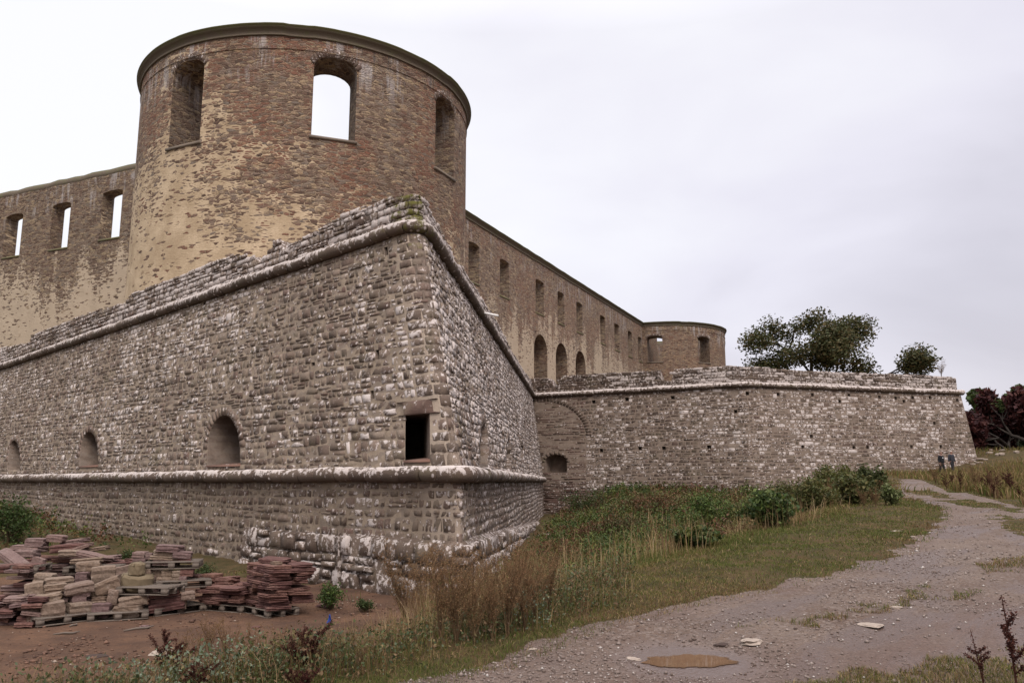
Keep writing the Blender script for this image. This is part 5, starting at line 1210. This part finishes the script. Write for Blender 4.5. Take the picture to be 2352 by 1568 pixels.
def build_undergrowth():
    R = np.random.default_rng(600); n = 9000
    x, y, d = polar(R, 60000, 11, 82, -14, 30); s = polydist(x, y)
    k = (s > 3.6) & ~hits_wall(x, y) & (x > -1.2 + .0 * y) & (R.random(len(x)) < .35 * sstep(3.6, 6.2, s) + .04); x, y, d = x[k][:n], y[k][:n], d[k][:n]; n = len(x); print('under', n)
    # overgrown mound at the far left
    xm, ym = R.normal(-22.5, 3.2, 900), R.normal(30.5, 2.6, 900); x, y = np.r_[x, xm], np.r_[y, ym]; d = np.hypot(x, y); k = ~hits_wall(x, y); x, y, d = x[k], y[k], d[k]; n = len(x)
    z = zt(x, y); hh = R.uniform(.15, .8, n) * (.4 + 1.2 * fbm(x, y, .35, 91)) * np.interp(d, [10, 20, 80], [.7, 1.0, 1.35]); rad = R.uniform(.12, .4, n); m = 34
    P = np.repeat(np.stack([x, y, z], -1), m, 0); q = R.normal(0, 1, (n * m, 3)); q /= np.linalg.norm(q, axis=1)[:, None]; q *= R.random((n * m, 1)) ** .4
    P = P + q * np.repeat(np.c_[rad, rad, hh * .55], m, 0) + np.c_[np.zeros((n * m, 2)), np.repeat(hh * .5, m)]
    t = fbm(x, y, .28, 93); u = fbm(x, y, .5, 94)
    base = pick(R, n, [(.045, .072, .017), (.065, .088, .021), (.09, .105, .025), (.036, .056, .015)], None, .2)
    base = np.where((t > .50)[:, None], pick(R, n, [(.085, .08, .022), (.10, .07, .028), (.075, .085, .025)]), base); base = np.where(((u > .57) & (R.random(n) < .7))[:, None], pick(R, n, [(.105, .048, .024), (.085, .04, .022), (.12, .075, .03)]), base)
    C = np.repeat(base, m, 0) * R.uniform(.65, 1.4, (n * m, 1))
    V, Q, C = leafs(P, np.repeat(np.interp(d, [10, 25, 80], [.05, .085, .2]), m) * R.uniform(.6, 1.2, n * m), C, R, .65, .4)
    tag(mesh_np('bramble_undergrowth', V, Q, M_leaf, None, C), kind='stuff')
    x, y, d = polar(R, 30000, 12, 76, -12, 30); s = polydist(x, y); k = (s > 4.2) & ~hits_wall(x, y) & (x > -1) & (R.random(len(x)) < .32 * sstep(.4, .65, fbm(x, y, .4, 99))); x, y, d = x[k], y[k], d[k]; n = len(x); print('stems', n)
    V, Q, T, C = blades(np.stack([x, y, zt(x, y)], -1), R.uniform(.5, 1.25, n), .006 * np.maximum(1, d / 7) ** .9, R.normal(0, .3, n), pick(R, n, STRAW + BROWN + GREEN[:2]), R, .2); tag(mesh_np('moat_weed_stems', V, [Q, T], M_dry, None, C), kind='stuff')
    # rank stems in the field to the right
    x, y, d = polar(R, 75000, 30, 100, 24, 38); k = (polydist(x, y, RIGHT[::-1]) < -.3) & (R.random(len(x)) < .75 * sstep(.3, .6, fbm(x, y, .2, 97))); x, y, d = x[k], y[k], d[k]; n = len(x); print('field', n)
    h = R.uniform(.15, .6, n) * (.5 + fbm(x, y, .15, 98)); col = pick(R, n, GREEN + STRAW[:2] + BROWN, [2, 3, 2, 3, 1.5, 1.5, 2, 2, 1])
    V, Q, T, C = blades(np.stack([x, y, zt(x, y) - .02], -1), h, np.full(n, .045), R.normal(0, .4, n), col, R); tag(mesh_np('field_grass', V, [Q, T], M_grass, None, C), kind='stuff')
build_undergrowth()

def plant_obj(name, label, cat, group, loc, stems, leaves=None, mat=None, rz=0., sc=1.):
    root = thing(name, label, cat, loc, rz, group); root.scale = (sc,) * 3
    o1 = bpy.data.objects.new(stems[0], stems[1]); link(o1, root)
    if leaves: o2 = bpy.data.objects.new(leaves[0], leaves[1]); link(o2, root)
    return root
def to_mesh(o): me = o.data; bpy.data.objects.remove(o); return me
def mugwort(seed, H=1.15):
    """dead mugwort: a fan of woody stems with feathery brown seed sprays"""
    R = np.random.default_rng(seed); mb = MB(); P, S = [], []
    for i in range(13):
        a = R.uniform(0, 6.28); l = R.uniform(.12, .62); h = H * R.uniform(.65, 1.08); t = np.linspace(0, 1, 7)
        path = np.stack([np.cos(a) * l * t ** 1.4 * h * .8 + R.normal(0, .012, 7), np.sin(a) * l * t ** 1.4 * h * .8 + R.normal(0, .012, 7), t * h], -1); path[0, :2] *= .2
        mb.tube(path, np.linspace(.007, .002, 7), 4, C=(.10, .062, .036) if R.random() < .6 else (.16, .11, .06), cap=False)
        for j in range(16):
            f = R.uniform(.3, 1); k = f * 6; i0 = min(int(k), 5); b = path[i0] + (path[i0 + 1] - path[i0]) * (k - i0); al = R.uniform(0, 6.28); L = R.uniform(.08, .26) * (1.25 - f * .6)
            e = b + np.array([math.cos(al) * L * .75, math.sin(al) * L * .75, L * R.uniform(.35, .9)]); mid = (b + e) / 2 + (0, 0, .02)
            mb.tube([b, mid, e], [.0026, .002, .001], 3, C=(.15, .09, .05), cap=False); n = 15; tt = R.uniform(.15, 1.05, n)[:, None]
            P.append(b + (e - b) * tt + R.normal(0, .013, (n, 3)))
    P = np.concatenate(P); n = len(P); V, Q, C = leafs(P, R.uniform(.010, .026, n), pick(R, n, [(.17, .095, .048), (.125, .068, .036), (.22, .14, .075), (.10, .075, .03)], [4, 3, 2, 1]), R, .5)
    return to_mesh(mb.build('stems', M_dry)), to_mesh(mesh_np('seed_sprays', V, Q, M_dry, None, C))
def dock(seed, H=.62, wide=True):
    """dark rust brown dock: stiff stems packed with seed whorls"""
    R = np.random.default_rng(seed); mb = MB(); P = []
    for i in range(7 if wide else 2):
        a = R.uniform(0, 6.28); l = R.uniform(.1, .75) if wide else R.uniform(0, .14); h = H * R.uniform(.6, 1.05); t = np.linspace(0, 1, 7)
        path = np.stack([np.cos(a) * l * t ** 1.3 * h, np.sin(a) * l * t ** 1.3 * h, t * h * (1 - .15 * l)], -1); mb.tube(path, np.linspace(.008, .003, 7), 5, C=(.06, .026, .018), cap=False)
        br = [(path, .35)] 
        for j in range(7 if wide else 3):
            f = R.uniform(.25, .85); k = f * 6; i0 = int(k); b = path[i0] + (path[i0 + 1] - path[i0]) * (k - i0); al = R.uniform(0, 6.28); L = R.uniform(.1, .22)
            e = np.array([b + np.array([math.cos(al) * L * u * .8, math.sin(al) * L * u * .8, L * (u * .9 - .25 * u * u)]) for u in np.linspace(0, 1, 5)]); mb.tube(e, np.linspace(.004, .0015, 5), 4, C=(.06, .026, .018), cap=False); br.append((e, .1))
        for e, f0 in br:
            for u in np.arange(f0, 1.0, .055):
                k = u * (len(e) - 1); i0 = min(int(k), len(e) - 2); c = e[i0] + (e[i0 + 1] - e[i0]) * (k - i0); P.append(c + R.normal(0, .011, (9, 3)))
    P = np.concatenate(P); n = len(P); V, Q, C = leafs(P, R.uniform(.010, .022, n), pick(R, n, [(.050, .018, .014), (.075, .028, .02), (.035, .014, .012)]), R, .75)
    return to_mesh(mb.build('stems', M_dry)), to_mesh(mesh_np('seed_clusters', V, Q, M_dry, None, C))
def build_plants():
    R = np.random.default_rng(700); mg = [mugwort(s) for s in (1, 2, 3, 4)]
    spots = [(965, 1462), (1010, 1475), (1050, 1480), (1090, 1478), (1130, 1470), (1165, 1462), (1205, 1452), (1035, 1455), (1080, 1448), (1130, 1440), (1175, 1430), (1230, 1425), (985, 1440), (1260, 1400), (1215, 1395), (930, 1450), (1010, 1425), (1100, 1415)]
    for i, (x, y) in enumerate(spots):
        p = on_ground(x, y); d = np.hypot(p[0], p[1]); st, lv = mg[i % 4]
        sc = (150 + R.uniform(-30, 40)) * d / FPX / 1.1
        if x > 1210: sc *= .8
        plant_obj('dry_mugwort', 'dead brown mugwort stem fan in the clump between bastion and path', 'dry plant', 'dead mugwort clump', p, ('stems', st), ('seed_sprays', lv), None, R.uniform(0, 6), sc)
    for i, (x, y) in enumerate([(455, 1545), (520, 1535), (480, 1500), (575, 1520), (640, 1520), (860, 1500), (905, 1500), (420, 1520), (830, 1545)]):
        p = on_ground(x, y); d = np.hypot(p[0], p[1]); st, lv = mg[(i + 1) % 4]
        plant_obj('dry_mugwort', 'small dry brown weed standing in the bank at the bottom of the picture', 'dry plant', 'small dry bank weeds', p, ('stems', st), ('seed_sprays', lv), None, R.uniform(0, 6), (75 + R.uniform(-15, 20)) * d / FPX / 1.1)
    for i, (x, y) in enumerate([(1905, 1150), (1930, 1158), (1955, 1160), (1985, 1166), (2012, 1165), (2035, 1160), (1880, 1165), (2150, 1112), (2240, 1128), (2290, 1140)]):
        p = on_ground(x, y); d = np.hypot(p[0], p[1]); st, lv = mg[i % 4]
        plant_obj('dry_mugwort', 'greyish dry weed stalks near the far path bend', 'dry plant', 'dry weeds near the far path bend', p, ('stems', st), ('seed_sprays', lv), None, R.uniform(0, 6), (48 + R.uniform(-10, 14)) * d / FPX / 1.1)
    dk = [dock(s) for s in (11, 12, 13)]; dn = [dock(s, .7, False) for s in (21, 22)]
    for x, y, hpx, v, lab in ((392, 1566, 105, dk[0], 'dark red dock plant at the bottom left, before a white stone'), (700, 1545, 108, dk[1], 'bushy dark red dock plant below the right pallet'), (690, 1600, 70, dk[2], 'dark dock sprig at the bottom edge, left of the path'),
                              (450, 1600, 78, dk[1], 'low dark dock plant on the bottom edge beside the bottom left one'), (2337, 1588, 170, dn[0], 'tall thin dark dock stalk at the right picture edge'), (2262, 1592, 105, dn[1], 'shorter dark dock stalk left of the tall one at the right edge'),
                              (1012, 1462, 50, dn[1], 'single brown seed stalk rising left of the dead mugwort clump')):
        p = on_ground(x, y); d = np.hypot(p[0], p[1]); plant_obj('dock_plant', lab, 'dock plant', 'rust brown dock plants', p, ('stems', v[0]), ('seed_clusters', v[1]), None, R.uniform(0, 6), hpx * d / FPX / .62)
    Rf = np.random.default_rng(705)
    for i in range(26):
        x, y = Rf.uniform(2170, 2352), Rf.uniform(1095, 1150); y = max(y, 1100 + (x - 2170) * .25); p = on_ground(x, y); v = dn[i % 2]
        if polydist(p[0], p[1], RIGHT[::-1]) < 0: plant_obj('dock_plant', 'brown dock stalk standing in the rough field right of the path', 'dock plant', 'dock stalks in the right field', p, ('stems', v[0]), ('seed_clusters', v[1]), None, Rf.uniform(0, 6), Rf.uniform(.9, 1.7))
build_plants()
def bush(x, y, wpx, hpx, label, cols, seed, n=2600, leaf=.07, name='leafy_bush', group='green bushes on the moat bank'):
    R = np.random.default_rng(seed); p = on_ground(x, y); d = np.hypot(p[0], p[1]); k = d / FPX; W, H = wpx * k, hpx * k
    root = thing(name, label, 'bush', p, 0, group); mb = MB(); P = []
    for i in range(16):
        a = R.uniform(0, 6.28); r = R.uniform(.1, 1) ** .6 * W / 2; h = H * math.sqrt(max(.15, 1 - (r / (W / 2)) ** 2 * .8)) * R.uniform(.7, 1.05); e = np.array([math.cos(a) * r, math.sin(a) * r * .8, h])
        path = np.array([e * (0, 0, 0), e * (.35, .35, .4), e * (.75, .75, .8), e]); mb.tube(path, [.018, .012, .008, .003], 5, cap=False, C=(.07, .05, .03))
        for f in (.45, .65, .85, 1.0):
            j = f * 3; i0 = min(int(j), 2); c = path[i0] + (path[i0 + 1] - path[i0]) * (j - i0); m = n // 64; P.append(c + R.normal(0, 1, (m, 3)) * np.array([W, W, H]) * .085)
    P = np.concatenate(P); P[:, 2] = np.abs(P[:, 2]); m = len(P); C = pick(R, m, cols, None, .35); V, Q, C = leafs(P, R.uniform(.5, 1.2, m) * leaf, C, R, .6, .3)
    mb.build('stems', M_dry, root); mesh_np('foliage', V, Q, M_leaf, root, C)
GB = [(.05, .085, .018), (.07, .10, .022), (.035, .06, .014), (.09, .115, .03)]; GD = [(.03, .05, .014), (.04, .06, .016), (.05, .065, .02)]
bush(1640, 1232, 160, 95, 'bright green leafy bush low in the moat before the far bastion', GB, 1, 3600, .13)
bush(1770, 1215, 120, 75, 'mid green bush right of the bright green one on the moat bank', GB[1:] + GD, 2, 2600, .13)
bush(1925, 1140, 95, 66, 'olive bush against the far bastion where the bank rises', [(.085, .09, .022), (.06, .07, .02), (.10, .085, .03)], 3, 3800, .12)
bush(2003, 1150, 62, 76, 'dark green upright bush at the left edge of the far path', [(.05, .06, .018), (.06, .07, .02), (.04, .05, .016)], 4, 3400, .11)
bush(2050, 1158, 46, 38, 'small pale green shrub where the grassy verge meets the far path', [(.11, .12, .05), (.08, .10, .03)], 5, 1200, .10)
OL = [(.085, .085, .022), (.065, .07, .02), (.10, .085, .03), (.05, .06, .018)]
bush(1700, 1222, 150, 70, 'olive green bush on the moat bank between two brighter bushes', OL, 21, 3000, .13)
bush(1845, 1185, 150, 85, 'spreading olive bush below the far bastion, left of the tallest bush', OL, 22, 4200, .11)
bush(1965, 1158, 90, 62, 'low olive shrub in front of the upright dark green bush', OL[1:], 23, 2000, .14)
bush(1590, 1262, 120, 50, 'low dark bush at the edge of the tall dry grass', GD + OL[:1], 24, 2000, .11)
bush(1430, 1240, 130, 48, 'low rusty green bramble patch on the near moat slope', [(.08, .05, .022), (.05, .058, .018)], 25, 2200, .11)
bush(1500, 1195, 150, 60, 'rusty green bramble mound in the middle of the moat', [(.09, .06, .024), (.06, .065, .02), (.11, .05, .025)], 6, 2600, .14)
bush(1350, 1180, 130, 55, 'dark bramble mound near the foot of the near bastion end', GD + [(.08, .045, .022)], 7, 2600, .14)
bush(760, 1400, 62, 55, 'small green bush at the foundation beside the slab stack', GB[:3], 8, 1500, .06)
bush(835, 1405, 48, 28, 'low dark green weed patch under the foundation corner', GD, 9, 900, .05)
bush(465, 1335, 60, 38, 'dark green weed tuft behind the low slab stack', GD, 10, 1000, .07)
bush(288, 1300, 46, 34, 'green weed tuft at the wall left of the tallest stack', GD, 11, 900, .07)
bush(18, 1245, 105, 85, 'dark green shrub on the mound at the left picture edge', GD + GB[:1], 12, 2600, .11)
def tree(name, label, base, H, crown, cols, seed, nleaf, leaf, trunk_h=.3, dens=1.0, group=None, spread=.026, widen=1.0):
    """tapered trunk, forking limbs, leaves gathered round the twig ends"""
    R = np.random.default_rng(seed); root = thing(name, label, 'tree', base, 0, group); mb = MB(); tips = []
    cx, cy, cz = crown
    def grow(p, dirv, L, r, lev):
        n = 5; pts = [p]; d = dirv.copy()
        for i in range(n): d = d + R.normal(0, .10, 3); d[2] += .03; d /= np.linalg.norm(d); pts.append(pts[-1] + d * L / n)
        mb.tube(pts, np.linspace(r, r * .62, n + 1), 7 if lev < 2 else 4, cap=False)
        if lev >= 4: tips.append((np.array(pts[-3:]), r)); return
        for k in range(R.integers(2, 4) + (lev == 0) * 2):
            a = R.uniform(0, 6.28); sp = R.uniform(.35, .85) * (1.1 if lev == 0 else 1); u = np.cross(d, [math.cos(a), math.sin(a), .3]); u /= np.linalg.norm(u); nd = d * math.cos(sp) + u * math.sin(sp); nd = nd * np.array([cx, cy, cz]); nd /= np.linalg.norm(nd)
            grow(pts[-1 - int(R.integers(0, 2))], nd, L * R.uniform(.62, .85), r * .58, lev + 1)
    grow(np.zeros(3), np.array([0, 0, 1.]), H * trunk_h, H * .022, 0)
    P = []; per = max(3, nleaf // len(tips))
    for t, r in tips:
        if R.random() > dens: continue
        c = t[R.integers(0, 3, per)]; q = R.normal(0, 1, (per, 3)); q *= (R.random((per, 1)) ** .5) / np.linalg.norm(q, axis=1, keepdims=True); P.append(c + q * H * spread * 1.9)
    P = np.concatenate(P); k = H * .98 / P[:, 2].max(); n = len(P)
    C = pick(R, n, cols, None, .3); V, Q, C = leafs(P, R.uniform(.6, 1.2, n) * leaf, C, R, .6, .3)
    a = mb.build('trunk', M_bark, root, True); b = mesh_np('crown', V, Q, M_leaf, root, C); a.scale = b.scale = (k * .98 * widen, k * .98 * widen, k * .98)
    return root
def build_trees():
    AUT = [(.055, .062, .022), (.075, .07, .028), (.042, .048, .018), (.10, .075, .03)]
    p = at_d(1878, 850, 118); z = 3.0; topz = at_d(1850, 739, 118)[2]
    tree('broadleaf_tree', 'sparse autumn tree rising behind the far bastion parapet', (p[0] + .9, p[1], z), (topz - z) * 1.06, (2.3, 2.0, .9), AUT, 38, 36000, .28, .27, 1.0, None, .032, 1.3)
    p = at_d(1990, 850, 112); topz = at_d(1995, 842, 112)[2]; tree('broadleaf_tree', 'small tree top just showing right of the big tree behind the parapet', (p[0], p[1], 6), topz - 6, (1.1, 1.1, .9), AUT, 32, 2500, .38, .3, .9)
    p = at_d(2335, 1050, 96); topz = at_d(2330, 868, 96)[2]; tree('broadleaf_tree', 'bushy green tree behind dark red foliage at the right edge', (p[0] + .8, p[1] + 2.5, 1.2), topz - 1.2, (1.25, 1.2, .8), [(.045, .07, .018), (.06, .085, .024), (.035, .05, .015), (.085, .09, .03)], 33, 15000, .42, .2, 1)
    RED = [(.045, .013, .014), (.06, .017, .016), (.032, .012, .013), (.075, .025, .02)]
    p = at_d(2318, 1050, 92); topz = at_d(2300, 940, 92)[2]; tree('red_leaved_tree', 'dark crimson leaved small tree in front of the green one', (p[0], p[1], 1.1), topz - 1.1, (1.35, 1.2, .7), RED, 34, 12000, .36, .17, 1)
    p = at_d(2366, 1050, 90); topz = at_d(2350, 876, 90)[2]; tree('red_leaved_tree', 'taller dark crimson tree cut off by the right picture edge', (p[0] + 1, p[1], 1.1), topz - 1.1, (1.1, 1.1, .8), RED, 35, 8000, .36, .2, 1)
    R = np.random.default_rng(36)
    for i in range(7):
        x = 2225 + i * 26; p = at_d(x, 1055, 99 + R.uniform(-3, 4)); H = R.uniform(2.0, 3.4)
        tree('hedge_bush', 'dark hedge bush on the earth bank below the trees at the right', (p[0], p[1], float(zt(p[0], p[1])) - .2), H, (1.5, 1.4, .6), [(.03, .038, .015), (.05, .04, .02), (.04, .05, .018)], 40 + i, 2200, .3, .12, 1, 'hedge bushes on the far bank')
    # dry tuft on the far bastion's top
    st, lv = mugwort(55); p = at_d(2170, 863, 74.8); plant_obj('dry_tuft', 'dry plant tuft growing on top of the far bastion end', 'dry plant', None, (p[0], p[1] + .6, p[2] - .05), ('stems', st), ('seed_sprays', lv), None, 0, 1.3)
build_trees()

# ------------------------------------------------------------------ two walkers on the path
def skin_obj(name, nodes, edges, mat, parent, root=0, sub=1):
    me = bpy.data.meshes.new(name); me.from_pydata([n[:3] for n in nodes], edges, []); o = bpy.data.objects.new(name, me); link(o)
    md = o.modifiers.new('skin', 'SKIN'); md.use_smooth_shade = True
    for i, n in enumerate(nodes):
        v = me.skin_vertices[0].data[i]; r = n[3]; v.radius = r if isinstance(r, tuple) else (r, r); v.use_root = i == root
    if sub: sb = o.modifiers.new('sub', 'SUBSURF'); sb.levels = sub; sb.render_levels = sub
    bpy.context.view_layer.update(); dg = bpy.context.evaluated_depsgraph_get(); nm = bpy.data.meshes.new_from_object(o.evaluated_get(dg)); o.modifiers.clear(); o.data = nm; bpy.data.meshes.remove(me)
    nm.materials.clear(); nm.materials.append(mat)
    if parent is not None: o.parent = parent
    return o
def person(loc, rz, label, jacket, hair, stride, seed, H=1.76):
    root = thing('person', label, 'person', loc, rz, 'two walkers in dark clothes'); k = H / 1.76; root.scale = (1.14, 1.14, 1.03)
    skin = mat_plain('skin', (.30, .17, .13), .6, 6, .15); cl = mat_plain('dark_jacket', jacket, .9, 9, .3); tr = mat_plain('dark_trousers', (.018, .018, .022), .9, 9, .3); sh = mat_plain('dark_shoe', (.02, .017, .015), .6, 9, .3); hm = mat_plain('hair', hair, .9, 20, .3)
    f = stride
    def leg(s, fw): return [(s * .09, 0, .90), (s * .10, -.5 * fw - .03, .50), (s * .10, -fw + .05 * (fw < 0), .085)]
    def arm(s, sw): return [(s * .19, 0, 1.42), (s * .255, .02 + sw * -.12, 1.13), (s * .265, sw * -.34 - .03, .90)]
    L1, L2, A1, A2 = leg(1, f), leg(-1, -f), arm(1, -f), arm(-1, f)
    N = [(0, 0, .95, (.105, .075)), (0, .0, 1.12, (.135, .10)), (0, .01, 1.32, (.165, .11)), (0, .01, 1.44, (.10, .08)), (0, 0, 1.52, .055), (0, -.015, 1.60, (.072, .085)), (0, -.015, 1.67, (.078, .095)), (0, -.005, 1.735, (.055, .068))]
    E = [(i, i + 1) for i in range(7)]
    def chain(start, pts, rs):
        prev = start
        for p, r in zip(pts, rs): N.append((*p, r)); E.append((prev, len(N) - 1)); prev = len(N) - 1
        return prev
    for L, s in ((L1, 1), (L2, -1)):
        e = chain(0, L, (.070, .052, .040)); an = N[e]; chain(e, [(an[0], an[1] - .05, .05), (an[0] + s * .01, an[1] - .17, .035)], (.045, .035))
    for A, s in ((A1, 1), (A2, -1)):
        e = chain(3, A, (.056, .042, .027)); w = N[e]; pm = (w[0], w[1] - .015, w[2] - .07); e = chain(e, [pm], ((.036, .018),))
        for q, l in ((-.028, .072), (-.010, .085), (.009, .08), (.027, .062)): chain(e, [(pm[0], pm[1] + q, pm[2] - .045), (pm[0] - s * .012, pm[1] + q, pm[2] - .045 - l * .55), (pm[0] - s * .028, pm[1] + q, pm[2] - .045 - l)], (.0095, .0085, .007))
        chain(e, [(pm[0] - s * .012, pm[1] - .042, pm[2] + .005), (pm[0] - s * .02, pm[1] - .055, pm[2] - .04)], (.011, .008))
    N.append((0, -.115, 1.635, .012)); E.append((5, len(N) - 1))       # nose
    for s in (1, -1): N.append((s * .082, .005, 1.64, .014)); E.append((5, len(N) - 1))   # ears
    body = skin_obj('body', N, E, skin, root); body.scale = (k,) * 3
    eb = MB()
    for s in (1, -1): eb.tube([(s * .032, -.098, 1.652), (s * .032, -.107, 1.652)], .011, 8)
    eb.tube([(-.025, -.098, 1.578), (.0, -.106, 1.574), (.025, -.098, 1.578)], .006, 6); o = eb.build('face_features', sh, body)
    # jacket: trunk and sleeves
    N2 = [(0, 0, .84, (.195, .155)), (0, 0, 1.10, (.175, .135)), (0, .01, 1.32, (.205, .14)), (0, .01, 1.445, (.13, .10)), (0, .005, 1.50, (.075, .07))]; E2 = [(0, 1), (1, 2), (2, 3), (3, 4)]
    for A in (A1, A2):
        prev = 3
        for p, r in zip(A, (.075, .062, .05)): N2.append((*p, r)); E2.append((prev, len(N2) - 1)); prev = len(N2) - 1
    o = skin_obj('jacket', N2, E2, cl, root); o.scale = (k,) * 3
    N3 = [(0, 0, 1.04, (.165, .125)), (0, 0, .93, (.175, .135))]; E3 = [(0, 1)]
    for L in (L1, L2):
        prev = 1
        for p, r in zip(L, (.105, .078, .065)): N3.append((*p, r)); E3.append((prev, len(N3) - 1)); prev = len(N3) - 1
    o = skin_obj('trousers', N3, E3, tr, root); o.scale = (k,) * 3
    for L, s in ((L1, 1), (L2, -1)):
        a = L[2]; o = skin_obj('shoe', [(a[0], a[1] + .05, .05, (.05, .05)), (a[0], a[1] - .05, .05, (.052, .048)), (a[0] + s * .01, a[1] - .19, .038, (.045, .034))], [(0, 1), (1, 2)], sh, root); o.scale = (k,) * 3
    bm = bmesh.new(); bmesh.ops.create_uvsphere(bm, u_segments=18, v_segments=12, radius=1)
    bmesh.ops.delete(bm, geom=[v for v in bm.verts if v.co.z < -.1 and v.co.y < .25 or v.co.z < -.45 or (v.co.y < -.55 and v.co.z < .45)], context='VERTS')
    for v in bm.verts: v.co = Vector((v.co.x * .088, v.co.y * .108 - .005, v.co.z * .10 + 1.675))
    me = bpy.data.meshes.new('hair'); bm.to_mesh(me); bm.free(); me.materials.append(hm); o = bpy.data.objects.new('hair', me); link(o, root); o.scale = (k,) * 3
    return root, cl
def build_people():
    for x, d, lab, jk, hr, st, sd in ((2164.5, 66.5, 'person in black jacket walking, on the left of the two walkers', (.012, .013, .016), (.20, .14, .11), .14, 1), (2188.5, 68.0, 'grey haired person in dark grey top, on the right of the two walkers', (.035, .036, .045), (.42, .38, .35), -.12, 2)):
        p = at_d(x, 1088, d); g = float(zt(p[0], p[1])); r, cl = person((p[0], p[1], g), .42, lab, jk, hr, st, sd, 1.78)
        if sd == 1:
            mb = MB(); mb.box((-.05, -.152, 1.27), (.05, -.143, 1.33)); mb.build('chest_badge', mat_plain('white_badge', (.7, .7, .7), .6, 3, .1), r)
        print('person', p, g)
build_people()
